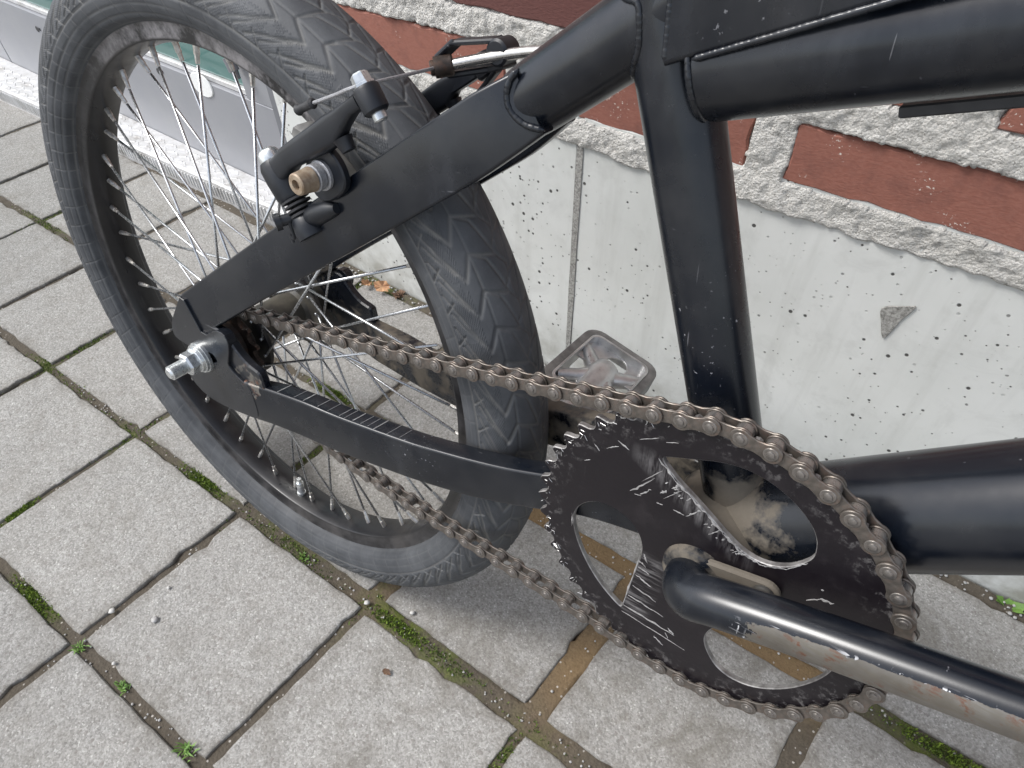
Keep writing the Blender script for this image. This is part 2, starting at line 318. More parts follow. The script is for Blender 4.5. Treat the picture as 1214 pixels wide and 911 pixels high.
for i in range(len(XC) - 1):
    for j in range(len(YC) - 1):
        xm = (XC[i] + XC[i + 1]) / 2
        cor = []
        for (ii, jj) in ((i, j), (i + 1, j), (i + 1, j + 1), (i, j + 1)):
            y = ry(jj, XC[ii]); cor.append(np.array([cx(ii, y), y]))
        gapx = .0023 + random.random() * .0012; gy0 = .0034 + random.random() * .001; gy1 = gy0 + .0005
        if j + 1 == 7 and xm > -.1: gy1 = .0085
        if j == 7 and xm > -.1: gy0 = .0075
        if j == 6 and XC[i] > -.2: gy0 = .0085 + random.random() * .002
        if j + 1 == 6 and XC[i] > .0: gy1 = .0075
        if j + 1 == 8: gy1 = .014
        gl = gr = gapx
        if j == 6 and i == XC.index(.109): gl = .009
        if j == 6 and i == XC.index(-.070): gr = .009
        if j == 6 and XC[i] == .289: gl = .010
        if j == 6 and XC[i + 1] == .289: gr = .010
        if j == 6 and XC[i] == .468: gl = .006
        if j == 6 and XC[i + 1] == .468: gr = .007
        cor[0] += (gl, gy0); cor[1] += (-gr, gy0); cor[2] += (-gr, -gy1); cor[3] += (gl, -gy1)
        pts = []
        for k in range(4):
            a, b = cor[k], cor[(k + 1) % 4]; t = norm(b - a); nn = np.array([-t[1], t[0]]); L = np.linalg.norm(b - a)
            for q in range(16):
                u = q / 16; e = .0011 * math.sin(u * 7 + i * 3 + j) * random.random() + random.gauss(0, .0009)
                if random.random() < .08: e += .004 * random.random()
                cr = .0022 * max(0, 1 - u * L / .006) + .0022 * max(0, 1 - (1 - u) * L / .006)
                if q == 0: p = a + (nn + t * 0) * .0 + .0018 * norm(norm(cor[(k + 3) % 4] - a) + t)
                else: p = a + t * u * L + nn * (abs(e) + cr * .5)
                pts.append(p)
        P = np.array(pts); cen = P.mean(0); tz = random.gauss(0, .0006); tx, ty = random.gauss(0, .006), random.gauss(0, .006)
        def zz(Q, dz): return [(x, y, dz + tz + tx * (x - cen[0]) + ty * (y - cen[1])) for x, y in Q]
        jit = rng.uniform(.0009, .0022, len(P))[:, None]
        def ins(d): v = cen - P; return P + v / np.linalg.norm(v, axis=1)[:, None] * d
        n = len(P)
        V = zz(ins(.014), 0.) + zz(ins(jit * 1.6), -.0001) + zz(ins(jit * .55), -.0007) + zz(P, -.0026) + zz(P, -.030)
        F = [tuple(range(n))]
        for k in range(4):
            for q in range(n): F.append((k * n + q, (k + 1) * n + q, (k + 1) * n + (q + 1) % n, k * n + (q + 1) % n))
        V = np.array(V) - np.array([cen[0], cen[1], 0])
        o = mk('paver', V, F, 'paver_concrete', pave, False, attrs={'edge': [0] * n + [.38] * n + [.6] * n + [.9] * n + [1] * n}); o.location = (cen[0], cen[1], 0)
# soil in the joints, with moss
def hills(x, y, sc, sd):       # cheap value noise
    g = np.random.default_rng(sd).random((257, 257)); X = (x * sc) % 256; Y = (y * sc) % 256; i = X.astype(int); j = Y.astype(int); u = X - i; v = Y - j
    u = u * u * (3 - 2 * u); v = v * v * (3 - 2 * v)
    return (g[i, j] * (1 - u) + g[i + 1, j] * u) * (1 - v) + (g[i, j + 1] * (1 - u) + g[i + 1, j + 1] * u) * v
xs = np.arange(-1.7, 1.25, .0045); ys = np.arange(-.62, .292, .0040); X, Y = np.meshgrid(xs, ys, indexing='ij')
Z = -.0065 + .0035 * hills(X, Y, 90, 1) + .002 * hills(X, Y, 300, 2) + .003 * hills(X, Y, 14, 3)
MOSS = [(-.135, -.062, .035, 1.), (-.255, -.075, .03, .7), (-.263, -.209, .02, .9), (-.152, -.248, .035, .9), (-.114, .105, .035, .9), (-.063, .041, .03, .9), (.144, -.061, .035, .95), (.20, -.06, .04, .6), (.574, .127, .06, .9), (-.445, .206, .03, .6), (-.445, -.08, .03, .7), (-.43, -.03, .03, .5), (-.76, .085, .05, .9), (-.2, .275, .05, .7), (.30, -.09, .03, .7), (.0, -.05, .05, .5), (.02, .107, .03, .4), (-.35, -.16, .05, .4)]
mo = np.zeros_like(X)
for a, b, r, k in MOSS: mo = np.maximum(mo, k * np.exp(-((X - a) ** 2 + (Y - b) ** 2) / (r * r)))
br = np.clip(np.exp(-((Y - (.104 + .03 * X)) / .03) ** 2) * (X > -.02) * (X < .5) * 1.3, 0, 1); br = np.maximum(br, np.exp(-((X - .297) / .03) ** 2) * np.exp(-((Y - .01) / .06) ** 2) * .9)
br = np.maximum(br, np.exp(-((X - .113) / .03) ** 2) * np.exp(-((Y - .05) / .09) ** 2))
Z += .0035 * br + .0012 * mo + .004 * np.clip((Y - .272) / .012, 0, 1) * (X > -.36)
nx, ny = X.shape; I = np.arange(nx * ny).reshape(nx, ny); F = np.stack([I[:-1, :-1], I[1:, :-1], I[1:, 1:], I[:-1, 1:]], -1).reshape(-1, 4)
Z = np.minimum(Z, -.0030 + .0035 * np.clip((Y - .274) / .012, 0, 1))
dj = np.full_like(X, 1.)
for j_ in range(2, 9): dj = np.minimum(dj, np.abs(Y - (YC[j_] + (.030 * np.clip(X, -1.2, 1.2) if j_ < 8 else 0))))
for x_ in XC: dj = np.minimum(dj, np.abs(X - x_ - .055 * np.clip(Y + .07, -.5, .3)))
Z = np.where(dj > .014, -.012, Z)
o = mk('joint_soil', np.stack([X, Y, Z], -1).reshape(-1, 3), F, 'joint_soil', attrs={'moss': np.clip(mo, 0, 1).ravel(), 'brown': br.ravel()})
tag(o, 'brown soil and grit filling the joints between the grey pavers', 'soil', kind='stuff')
# moss cushions: many tiny leaves
V = []; F = []; T = []
def leaflet(p, d, L, wd, tone):
    d = norm(d); sd = norm(np.cross(d, [.2, .3, 1])); o = len(V)
    V.extend([p - sd * wd * .4, p + d * L * .5 + sd * wd, p + d * L, p + d * L * .5 - sd * wd]); F.append((o, o + 1, o + 2, o + 3)); T.extend([tone] * 4)
JL = [5, 6, 7]
def on_joint(a, b, r):
    for _ in range(60):
        x, y = random.gauss(a, r * .8), random.gauss(b, r * .8)
        if min(abs(y - ry(j, x)) for j in JL) < .0055 or min(abs(x - cx(i, y)) for i in range(len(XC))) < .0035: return x, y
    return None
for a, b, r, k in MOSS:
    dense = 260 if (a, b) in ((-.135, -.062), (.144, -.061), (.574, .127), (-.114, .105), (-.152, -.248), (-.263, -.209)) else 90
    for _ in range(int(dense * (r / .03))):
        q = on_joint(a, b, r * (.55 if dense > 100 else .8))
        if not q: continue
        tone = random.random() * (1 if dense > 100 else .5)
        for _ in range(3): leaflet(np.array([q[0], q[1], -.0035 + random.random() * .003]), (random.gauss(0, .6), random.gauss(0, .6), 1), random.uniform(.0015, .0038), .0006, tone)
o = mk('moss', V, F, 'moss_green', smooth=False, attrs={'tone': T}); tag(o, 'bright and dark green moss growing in the paver joints', 'moss', kind='stuff')
# grit
V = []; F = []
def pebble_vf(c, r, fl=.6):
    bm = bmesh.new(); bmesh.ops.create_icosphere(bm, subdivisions=1, radius=r); vs = [np.array(v.co) * (random.uniform(.8, 1.25), random.uniform(.8, 1.2), fl) for v in bm.verts]
    fs = [[v.index for v in f.verts] for f in bm.faces]; bm.free(); an = random.random() * 6; R = np.array([[math.cos(an), -math.sin(an), 0], [math.sin(an), math.cos(an), 0], [0, 0, 1]])
    return [R @ v + c for v in vs], fs
for _ in range(420):
    x = random.uniform(-.45, .6); q = on_joint(x, random.choice([ry(j, x) for j in JL] + [random.uniform(-.3, .28)]), .02)
    if q: v, f = pebble_vf(np.array([q[0], q[1], -.003 + random.random() * .002]), random.uniform(.0005, .0014)); o0 = len(V); V += v; F += [[i + o0 for i in g] for g in f]
for _ in range(260):
    x = random.uniform(-.36, .7); v, f = pebble_vf(np.array([x, .29 - abs(random.gauss(0, .010)) - .003, .001]), random.uniform(.0007, .0022)); o0 = len(V); V += v; F += [[i + o0 for i in g] for g in f]
o = mk('grit', V, F, 'stone_grey', smooth=True); tag(o, 'small grey grit lying in the paver joints and along the wall', 'grit', kind='stuff')
# weeds, leaves, pebbles
def weed(x, y, n, h, label, spread=1., mat='leaf_green', leaf=0):
    v0 = []; f0 = []
    for k in range(n):
        a = random.random() * 2 * PI; d = np.array([math.cos(a) * spread * random.uniform(.3, 1), math.sin(a) * spread * random.uniform(.3, 1), random.uniform(.5, 1.1)]); d = norm(d); L = h * random.uniform(.5, 1.1)
        sd = norm(np.cross(d, [0, 0, 1])) * (.0006 + leaf); b = np.array([random.gauss(0, .0025), random.gauss(0, .0018), -.003]); m = b + d * L * .55; t = b + d * L - np.array([0, 0, L * .28]); o0 = len(v0)
        v0 += [b - sd * .5, b + sd * .5, m + sd, m - sd, t]; f0 += [(o0, o0 + 1, o0 + 2, o0 + 3), (o0 + 3, o0 + 2, o0 + 4)]
    o = mk('weed', v0, f0, mat, smooth=True); o.location = (x, y, 0); return tag(o, label, 'weed', 'weeds in the paver joints')
weed(-.073, -.247, 26, .012, 'small grass tuft at the joint crossing left of the pebbled paver')
weed(-.010, -.243, 34, .010, 'small bright grass clump in the joint near the bottom left', .8)
weed(.078, -.240, 30, .013, 'grass tuft at the bottom edge in the leftmost lower joint')
weed(.023, -.066, 22, .006, 'tiny green sprout in the joint just under the tyre')
weed(.585, .283, 9, .016, 'small round leaved weed at the foot of the wall on the right', 1.2, leaf=.0030)
weed(-.175, .278, 40, .014, 'dry brownish weed clump against the wall behind the wheel', 1.0, 'leaf_brown', .0012)
def leaf(x, y, z, r, mat, label, tilt):
    n = 22; v = [(0, 0, -r * .2)] + [(r * math.cos(k * 2 * PI / n) * random.uniform(.9, 1.4), r * math.sin(k * 2 * PI / n) * random.uniform(.55, .9), r * .28 * math.sin(k * 2.1) + r * .3 * abs(math.sin(k * 2 * PI / n))) for k in range(n)]
    f = [(0, 1 + k, 1 + (k + 1) % n) for k in range(n)]; o = mk('leaf', v, f, mat, smooth=True); o.location = (x, y, z); o.rotation_euler = tilt; return tag(o, label, 'leaf', 'fallen leaves')
leaf(-.197, .272, .010, .010, 'leaf_orange', 'curled pale orange leaf at the wall behind the spokes', (.7, .2, .4))
leaf(-.222, .266, .007, .008, 'leaf_orange', 'smaller orange leaf left of the curled orange leaf', (.3, .5, 1.4))
leaf(.167, -.098, .002, .0035, 'leaf_brown', 'tiny dark brown leaf scrap on the paver below the wheel', (.2, .1, .3))
leaf(.605, .290, .006, .007, 'leaf_orange', 'small brown leaf beside the round leaved weed', (.4, .2, .3))
for (x, y, r, m, lab) in ((-.039, -.191, .0035, 'stone_grey', 'grey pebble on the middle of the lower left paver'), (-.079, -.210, .0032, 'stone_white', 'white pebble in the joint below the lower left pavers'), (-.056, -.165, .002, 'stone_white', 'tiny white pebble further up the same joint'),
                          (.108, -.063, .0028, 'stone_white', 'white chip at the joint crossing under the tyre'), (.149, -.045, .0026, 'stone_white', 'pale chip on the paver right of the mossy joint'), (-.10, -.03, .0022, 'stone_grey', 'grey pebble in the joint below the valve'), (-.033, -.236, .002, 'stone_white', 'white grain beside the bright grass clump')):
    v, f = pebble_vf(np.zeros(3), r, .35); o = mk('pebble', v, f, m, smooth=True); o.location = (x, y, .0015); tag(o, lab, 'pebble', 'loose pebbles')

# brick wall on a cast concrete plinth
wall = empty('brick_wall', loc=(-.353, .29, 0)); tag(wall, 'red brick wall with rough white mortar on a pale concrete plinth', 'wall')
W0 = np.array([-.353, .29, 0]); SL = .016
def wallz(x, z): return z + SL * (x - .1)
def wbox(name, x0, x1, z0, z1, y0, y1, mat, jag=0., bev=.002, smooth=False):
    nxx = max(2, int((x1 - x0) / .012)); P = []
    for k in range(nxx): P.append((x0 + (x1 - x0) * k / nxx, z0, 0, 1))
    for k in range(6): P.append((x1, z0 + (z1 - z0) * k / 6, -1, 0))
    for k in range(nxx): P.append((x1 - (x1 - x0) * k / nxx, z1, 0, -1))
    for k in range(6): P.append((x0, z1 - (z1 - z0) * k / 6, 1, 0))
    Q = np.array([(x + a * abs(random.gauss(0, jag)), z + b * abs(random.gauss(0, jag))) for x, z, a, b in P]); Q[:, 1] += SL * (Q[:, 0] - .1)
    V, F, Mi = plate_vf(Q, (), y0, y1, bev); V = np.array(V) - W0
    return mk(name, V, F, mat, wall, smooth)
wbox('plinth_block', -.353, .0945, -.05, .325, .29, .6, 'plinth_concrete', 0, .0015)
wbox('plinth_block', .0985, 2.3, -.05, .325, .2905, .6, 'plinth_concrete', 0, .0015)
wbox('plinth_joint', .0925, .1005, -.05, .30, .2896, .2899, 'seam_mortar', .0011, .0001)
def smear(P, mat='seam_mortar'):
    V, F, Mi = plate_vf(smooth_poly(np.array(P), 1), (), .2891, .2905, .0006); return mk('mortar_smear', np.array(V) - W0, F, mat, wall, False)
smear([(.3759, .2475), (.3800, .2530), (.3870, .2560), (.3930, .2590), (.3985, .2621), (.3965, .2540), (.3935, .2460), (.3915, .2340), (.3885, .2215), (.3845, .2270), (.3810, .2370)])
joints = {0: [-.27 + .2445 * 0 + .0535, .0245, .256, .4925]}
k0 = 0
for crs in range(18):
    z0 = .3215 + crs * .0702; z1 = z0 + .0450
    js = [.0245 + .2355 * (q - 2) + (.118 if crs % 2 else 0) for q in range(12)]
    if crs == 1: js = [-.345, -.11, .1245, .3685, .604, .84, 1.07, 1.31, 1.54, 1.78]
    xl = -.353
    for q, jx in enumerate(js + [2.3]):
        g = .0095 if jx != .0245 else .009
        if crs == 0 and abs(jx - .256 - .0039) < .01: g = .015
        if crs == 1 and jx == .3685: g = .0195
        a, b = xl, min(jx - g, 2.3); xl = jx + g
        if b - a < .02: continue
        rr = 'brick_dark' if (crs >= 1 and random.random() < .45) or (crs == 1 and q in (1, 2)) else 'brick_red'
        if crs == 0: rr = 'brick_red'
        y = .2895 + random.gauss(0, .0006); wbox('brick', a, b, z0 + random.gauss(0, .0006), z1 + random.gauss(0, .0006), y, .34, rr, .0012, .0016)
def mortar_sheet(x0, x1, z0f, z1, dx, dz):
    xs = np.arange(x0, x1 + dx * .5, dx); n = max(2, int((z1 - .29) / dz)); U = np.linspace(0, 1, n); X = np.repeat(xs[:, None], n, 1)
    zb = np.array([z0f(x) for x in xs]); Zr = zb[:, None] + (z1 - zb[:, None]) * U[None]; Zc = Zr + SL * (X - .1)
    h1 = hills(X + 9, Zc + 3, 55, 11); h2 = hills(X + 9, Zc + 3, 180, 12); h3 = hills(X + 5, Zc + 3, 420, 13)
    Yc = .2895 + .0018 - .0034 * h1 - .0020 * h2 - .0016 * h3
    # behind bricks sink in
    for crs in range(18):
        z0 = .3215 + crs * .0702; z1b = z0 + .045
        Yc += .0008 * ((Zr > z0) & (Zr < z1b))
    Yc[:, 0] = .296
    Yc = np.where(MASK(X, Zr), .294, Yc)
    I = np.arange(X.size).reshape(X.shape); F = np.stack([I[:-1, :-1], I[1:, :-1], I[1:, 1:], I[:-1, 1:]], -1).reshape(-1, 4)
    return mk('mortar', np.stack([X, Yc, Zc], -1).reshape(-1, 3) - W0, F, 'mortar', wall)
BR = [(c.data.vertices, c) for c in []]
RECT = []
for c in wall.children:
    if c.name.startswith('brick'):
        vs = np.array([v.co for v in c.data.vertices]) + W0; RECT.append((vs[:, 0].min(), vs[:, 0].max(), (vs[:, 2] - SL * (vs[:, 0] - .1)).min(), (vs[:, 2] - SL * (vs[:, 0] - .1)).max()))
def MASK(X, Z):
    m = np.zeros(X.shape, bool); j = .0022 * (hills(X + 3, Z + 2, 240, 21) - .5) + .0024 * (hills(X + 3, Z + 2, 90, 22) - .5)
    for a, b, c, d in RECT:
        if b < X.min() - .02 or a > X.max() + .02: continue
        m |= (X > a + .0010 + j) & (X < b - .0010 + j) & (Z > c + .0002 + j) & (Z < d - .0002 + j)
    return m
zb = lambda x: .2960 + .006 * (hills(np.array([x + 9.]), np.array([1.]), 26, 31)[0] - .5) + .0035 * (hills(np.array([x + 9.]), np.array([1.]), 110, 32)[0] - .5)
mortar_sheet(-.353, .78, zb, .56, .0017, .0017)
mortar_sheet(.782, 2.3, lambda x: .298, .56, .006, .004)
wbox('mortar', -.353, 2.3, .561, 1.59, .2915, .36, 'mortar', 0, .001)

# glazed door with its sill
DY = .335
door = empty('door', loc=(-1.1, DY, 0)); tag(door, 'grey metal framed glass door beside the concrete plinth', 'door'); D0 = np.array([-1.1, DY, 0])
def dbox(name, x0, x1, z0, z1, y0, y1, mat, bev=.001):
    mb = MB(); mb.box(((x0 + x1) / 2, (y0 + y1) / 2, (z0 + z1) / 2), ((x1 - x0) / 2, (y1 - y0) / 2, (z1 - z0) / 2), bev=bev); mb.V = [tuple(np.array(v) - D0) for v in mb.V]; return mb.build(name, mat, door, bike=False)
for (x0, x1) in ((-1.333, -.428), (-2.24, -1.337)):
    dbox('bottom_rail', x0, x1, .030, .172, DY, DY + .05, 'door_grey')
    dbox('glazing_bead', x0 + .08, x1 - .06, .1725, .181, DY + .006, DY + .04, 'tread_plate')
    dbox('pane', x0 + .08, x1 - .06, .1815, 1.9, DY + .012, DY + .03, 'door_glass')
    dbox('stile', x1 - .059, x1, .1725, 1.95, DY, DY + .05, 'door_grey'); dbox('stile', x0, x0 + .079, .1725, 1.95, DY, DY + .05, 'door_grey')
    dbox('top_rail', x0, x1, 1.951, 2.05, DY, DY + .05, 'door_grey')
dbox('door_frame', -.426, -.3535, .0, 2.06, DY - .004, DY + .06, 'sill_grey')
mb = MB(); mb.tube([(-.484, DY - .012, .235), (-.478, DY - .012, .218)], .0075, 16); mb.tube([(-.478, DY - .012, .2178), (-.475, DY - .012, .208)], [.005, .004], 14); mb.V = [tuple(np.array(v) - D0) for v in mb.V]; mb.build('door_pin', 'sill_grey', door, bike=False)
mb = MB(); mb.lathe((-.598, DY - .0005, .1655), (0, -1, 0), [(0, .018), (.0015, .017)], 32); mb.V = [((v[0] + .598) * 1.5 - .598, v[1], v[2]) for v in mb.V]; mb.V = [tuple((np.array(v) - D0)) for v in mb.V]; mb.build('white_cap', 'white_tape', door, bike=False)
for (x, z) in ((-1.111, .142), (-.715, .158)):
    mb = MB(); mb.lathe((x, DY - .0002, z), (0, -1, 0), [(0, .0052), (.0006, .0048)], 20); mb.box((x + .007, DY - .0005, z + .002), (.006, .0007, .0022), bev=.0003); mb.V = [tuple(np.array(v) - D0) for v in mb.V]; mb.build('lock_hole', 'black_rubber', door, bike=False)
sill = empty('threshold', loc=(-.9, .28, 0)); tag(sill, 'white checker plate threshold in front of the grey door', 'threshold'); S0 = np.array([-.9, .28, 0])
A, B = np.array([-2.2, .215]), np.array([-.356, .297]); tdir = norm(np.r_[B - A, 0]); nd = np.array([-tdir[1], tdir[0], 0])
mb = MB(); Vq = []
ring = lambda e, z: [(A[0], A[1] + e, z), (B[0], B[1] + e, z), (B[0], DY - .001, z), (A[0], DY - .001, z)]
mb.loft([np.array(ring(.0, -.02)), np.array(ring(.0, .029)), np.array(ring(.003, .0325))]); mb.V = [tuple(np.array(v) - S0) for v in mb.V]; mb.build('sill_plate', 'tread_plate', sill, bike=False, smooth=False)
mb = MB(); L = np.linalg.norm(B - A); k = 0
while k * .016 < L:
    for r_ in range(4):
        p = np.r_[A, 0] + tdir * (k * .016 + (r_ % 2) * .008) + np.array([0, .010 + r_ * .0145, .0325])
        if p[1] < DY - .008 and p[0] > -1.75 and p[0] < -.362: mb.box(p, (.0062, .0014, .0007), X=norm(np.array([1, .55 if (k + r_) % 2 else -.55, 0])), bev=.0006)
    if -1.75 < (A + tdir[:2] * k * .016)[0] < -.37:
        for q_ in (0, .008):
            p = np.r_[A, 0] + tdir * (k * .016 + q_) + np.array([0, -.0004, .014]); mb.box(p, (.0011, .0012, .010), X=tdir, bev=.0005)
    k += 1
mb.V = [tuple(np.array(v) - S0) for v in mb.V]; o = mb.build('raised_bar', 'tread_plate', sill, bike=False, smooth=False); o['kind'] = 'stuff'

# ================================================================== THE BICYCLE
bike = empty('bicycle'); bike.matrix_world = WM
tag(bike, 'scratched black bicycle with a worn chainring, leaning by the brick wall', 'bicycle')
R_N = .0127 / (2 * math.sin(PI / 44)); PH = 1.63041
HUB = np.array([-.3657, .0402, 0.]); CY = .0062
def rod(v):
    t = np.linalg.norm(v); k = np.array(v) / t; K = np.array([[0, -k[2], k[1]], [k[2], 0, -k[0]], [-k[1], k[0], 0]]); return np.eye(3) + math.sin(t) * K + (1 - math.cos(t)) * K @ K
WR = rod([-.0079184, 0, .0068811])
def wl(P): return np.asarray(P, float) @ WR.T + HUB      # wheel axes to bike axes
wheel = empty('rear_wheel', bike)
# ---- tyre
TR, Tr = .2273, .0258
nu = 2300; ph = np.r_[np.radians(np.linspace(-128, 128, 165))]; ur = Tr * np.sin(ph); rr = TR + Tr * np.cos(ph)
bt = np.linspace(0, 1, 9)[:-1]; by = .0122 + (abs(ur[0]) - .0122) * bt; bz = .2075 + (rr[0] - .2075) * bt; bv = 64.5 + (Tr * ph[-1] * 1000 - 64.5) * bt
ymm = np.r_[-by, ur, by[::-1]]; rmm = np.r_[bz, rr, bz[::-1]]; vmm = np.r_[-bv, Tr * ph * 1000, bv[::-1]]; zb8 = np.zeros(8)
th = np.linspace(0, 2 * PI, nu, endpoint=False); TH, VV = np.meshgrid(th, vmm, indexing='ij'); S = TH * (TR + Tr) * 1000     # mm, forward = falling TH
Ltot = 2 * PI * (TR + Tr) * 1000; NP = 76; PP = Ltot / NP; sph = (-S) % PP                   # s grows forward
def seg(a, b, wd, S_, V_, per=PP):
    best = None
    for k in (-3, -2, -1, 0, 1, 2, 3):
        ax, ay, bx, by = a[0] + k * per, a[1], b[0] + k * per, b[1]; dx, dy = bx - ax, by - ay; t = np.clip(((S_ - ax) * dx + (V_ - ay) * dy) / (dx * dx + dy * dy), 0, 1)
        d = np.hypot(S_ - ax - t * dx, V_ - ay - t * dy); best = d if best is None else np.minimum(best, d)
    return np.clip(1.25 - best / wd, 0, 1)
G = np.zeros_like(S)
band = np.abs(VV) < 44
def add(a, b, wd=.9, k=1.):
    global G
    G[band] = np.maximum(G[band], k * seg(a, b, wd, sph[band], VV[band]))
def both(a, b, wd=.9, k=1.):
    add(a, b, wd, k); add((a[0] + PP / 2, -a[1]), (b[0] + PP / 2, -b[1]), wd, k)
both((0, -17), (13, -23.5), 1.15); both((13, -23.5), (-1, -30.5), 1.15); both((-1, -30.5), (-12, -34.5), 1.); both((-12, -34.5), (-26, -40), .7)
both((7, -27.5), (-4, -34), .8); both((-4, -34), (-14, -38.5), .7); both((0, -17), (PP, -17), .5, .6)
both((0, -17), (3.5, -9.5), .8); both((3.5, -9.5), (6, -2.5), .9); both((6, -2.5), (-15, -9), .7); both((-15, -9), (-21, -17), .7); both((6, -2.5), (13, 3), .7)
both((1, -35), (7, -42), .8)
pb = PP; sp2 = sph
def circ(v0, wd=.8): return np.clip(1.2 - np.abs(np.abs(VV) - v0) / wd, 0, 1)
side = (np.abs(VV) > 42) & (np.abs(VV) < 62)
G = np.maximum(G, .9 * circ(42.5, .75))
for v0 in (49, 55, 61): G = np.maximum(G, .75 * circ(v0, .62))
sl = sp2 - (np.abs(VV) - 41) * .35; dd = np.minimum(np.abs(sl % pb), np.abs(pb - sl % pb)); G = np.where(side, np.maximum(G, .8 * np.clip(1.2 - dd / .8, 0, 1)), G)
G = G * np.where(np.abs(VV) > 43, .30 + .70 * np.clip(1.1 - np.abs(((TH - 2.5 + PI) % (2 * PI)) - PI) / 1.3, 0, 1), 1.)
G *= .30 + .70 * np.clip(1.6 * hills(TH * 3 + 4, VV / 14 + 9, 4, 44), 0, 1)
seam = np.clip(1 - np.abs(VV) / .7, 0, 1)
disp = -.0010 * G + .0003 * seam
Rm = rmm[None] ; Ym = ymm[None]; nr = np.r_[zb8, np.cos(ph), zb8][None]; ny_ = np.r_[zb8 - .8, np.sin(ph), zb8 + .8][None]
Rr = Rm + disp * nr; Yy = Ym + disp * ny_; P = np.stack([Rr * np.cos(TH), np.broadcast_to(Yy, Rr.shape), Rr * np.sin(TH)], -1).reshape(-1, 3)
nv = len(vmm); I = np.arange(nu * nv).reshape(nu, nv); J = np.roll(I, -1, 0); F = np.stack([I[:, :-1], I[:, 1:], J[:, 1:], J[:, :-1]], -1).reshape(-1, 4)
rib = (.5 + .5 * np.sin((S * .9 + VV * 1.5) * 2 * PI / 2.2)) * ((np.abs(VV) > 24) & (np.abs(VV) < 41)) * (hills(TH * 20, VV / 9 + 3, 3, 46) > .35)
mk('tyre', wl(P), F, 'tyre_rubber', wheel, True, True, {'groove': np.clip(G + .35 * seam, 0, 1).ravel(), 'rib': (rib * .8).ravel()})
# ---- rim
prof = [(-.0127, .2098), (-.0142, .2098), (-.0146, .2090), (-.0142, .2078), (-.0136, .2068), (-.0133, .2040), (-.0128, .2000), (-.0124, .1986), (-.0121, .1982), (-.0115, .1979), (-.006, .1964), (0, .1957)]
prof = prof + [(-y, r) for y, r in prof[-2::-1]] + [(.0105, .2090), (.0095, .2010), (-.0095, .2010), (-.0105, .2090)]
pr = np.array(prof); nu2 = 360; th2 = np.linspace(0, 2 * PI, nu2, endpoint=False); T2, Ri = np.meshgrid(th2, np.arange(len(pr)), indexing='ij')
P = np.stack([pr[Ri, 1] * np.cos(T2), pr[Ri, 0], pr[Ri, 1] * np.sin(T2)], -1).reshape(-1, 3); n = len(pr); I = np.arange(nu2 * n).reshape(nu2, n); J = np.roll(I, -1, 0); K = np.roll(I, -1, 1); JK = np.roll(J, -1, 1)
F = np.stack([I, K, JK, J], -1).reshape(-1, 4); wea = np.where((pr[Ri, 1] > .199) & (pr[Ri, 1] < .2088) & (np.abs(pr[Ri, 0]) > .0125), 1., .0)
wea = wea * (.10 + .9 * np.clip(np.cos(T2 - math.radians(78)) * 3 - 1.9, 0, 1)); wea = np.maximum(wea, np.where((pr[Ri, 1] > .2085) & (np.abs(pr[Ri, 0]) > .0135), .3, 0))
rim = mk('rim', wl(P), F, 'rim_black', wheel, 'auto', True, {'wear': wea.ravel()})
# ---- hub
mb = MB(); mb.lathe(HUB, (0, 1, 0), [(-.030, .0150), (-.024, .0165), (-.0235, .0310), (-.0205, .0310), (-.020, .0170), (-.010, .0150), (.024, .0150), (.0265, .0175), (.027, .0310), (.030, .0310), (.0305, .0185), (.038, .016), (.045, .0140), (.052, .0120), (.0545, .0085)], 48); mb.build('hub', 'muddy_black', wheel)
mb = MB(); mb.lathe(HUB, (0, 1, 0), [(-.0848, .0036), (-.0833, .0050), (.0833, .0050), (.0848, .0036)], 28); mb.build('axle', 'zinc', wheel)
mb = MB()
for k in range(22): mb.lathe(HUB + (0, -.0702 - k * .00062, 0), (0, -1, 0), [(0, .0049), (.0002, .0053), (.0004, .0049)], 24)
mb.build('axle_thread', 'zinc', wheel)
for sgn in (-1, 1):
    mb = MB(); c = HUB + (0, sgn * .0577, 0)
    mb.lathe(c, (0, sgn, 0), [(0, .0118), (.0022, .0118), (.0024, .0112)], 36); mb.lathe(c + (0, sgn * .0026, 0), (0, sgn, 0), [(0, .0110), (.0016, .0110), (.0020, .0102)], 36)
    mb.build('washer', 'zinc', wheel)
    mb = MB(); mb.lathe(c + (0, sgn * .0047, 0), (0, sgn, 0), [(0, .0098), (.0016, .0095), (.0022, .0088)], 36); mb.lathe(c + (0, sgn * .0065, 0), (0, sgn, 0), [(0, .0084), (.0015, .0087), (.0062, .0087), (.0078, .0076)], 6); mb.build('axle_nut', 'zinc', wheel, smooth=False)
mb = MB()
# freewheel cog
def gear(N, R, tip, root, ph0=0., tw=.22):
    P = []
    for i in range(N):
        a0 = ph0 - 2 * PI * i / N; w_ = 2 * PI / N; c = np.array([R * math.cos(a0), R * math.sin(a0)]); rs = R - root; rad = np.array([math.cos(a0), math.sin(a0)]); tan = np.array([-rad[1], rad[0]])
        for b in (-80, -45, -15, 15, 45, 80): P.append(c - rs * math.cos(math.radians(b)) * rad - rs * math.sin(math.radians(b)) * tan * 1.0)
        am = a0 - w_ / 2; tipr = tip * random.uniform(.994, 1.0)
        for q in (tw * .5, -tw * .5): P.append(np.array([tipr * math.cos(am + w_ * q), tipr * math.sin(am + w_ * q)]))
    return np.array(P)
g = gear(16, .03255, .0355, .0286); a_ = np.linspace(0, 2 * PI, 40, endpoint=False)
plate('cog', g + HUB[[0, 2]], [np.c_[.02 * np.cos(a_), .02 * np.sin(a_)] + HUB[[0, 2]]], CY - .0015, CY + .0015, 'greasy_steel', wheel)
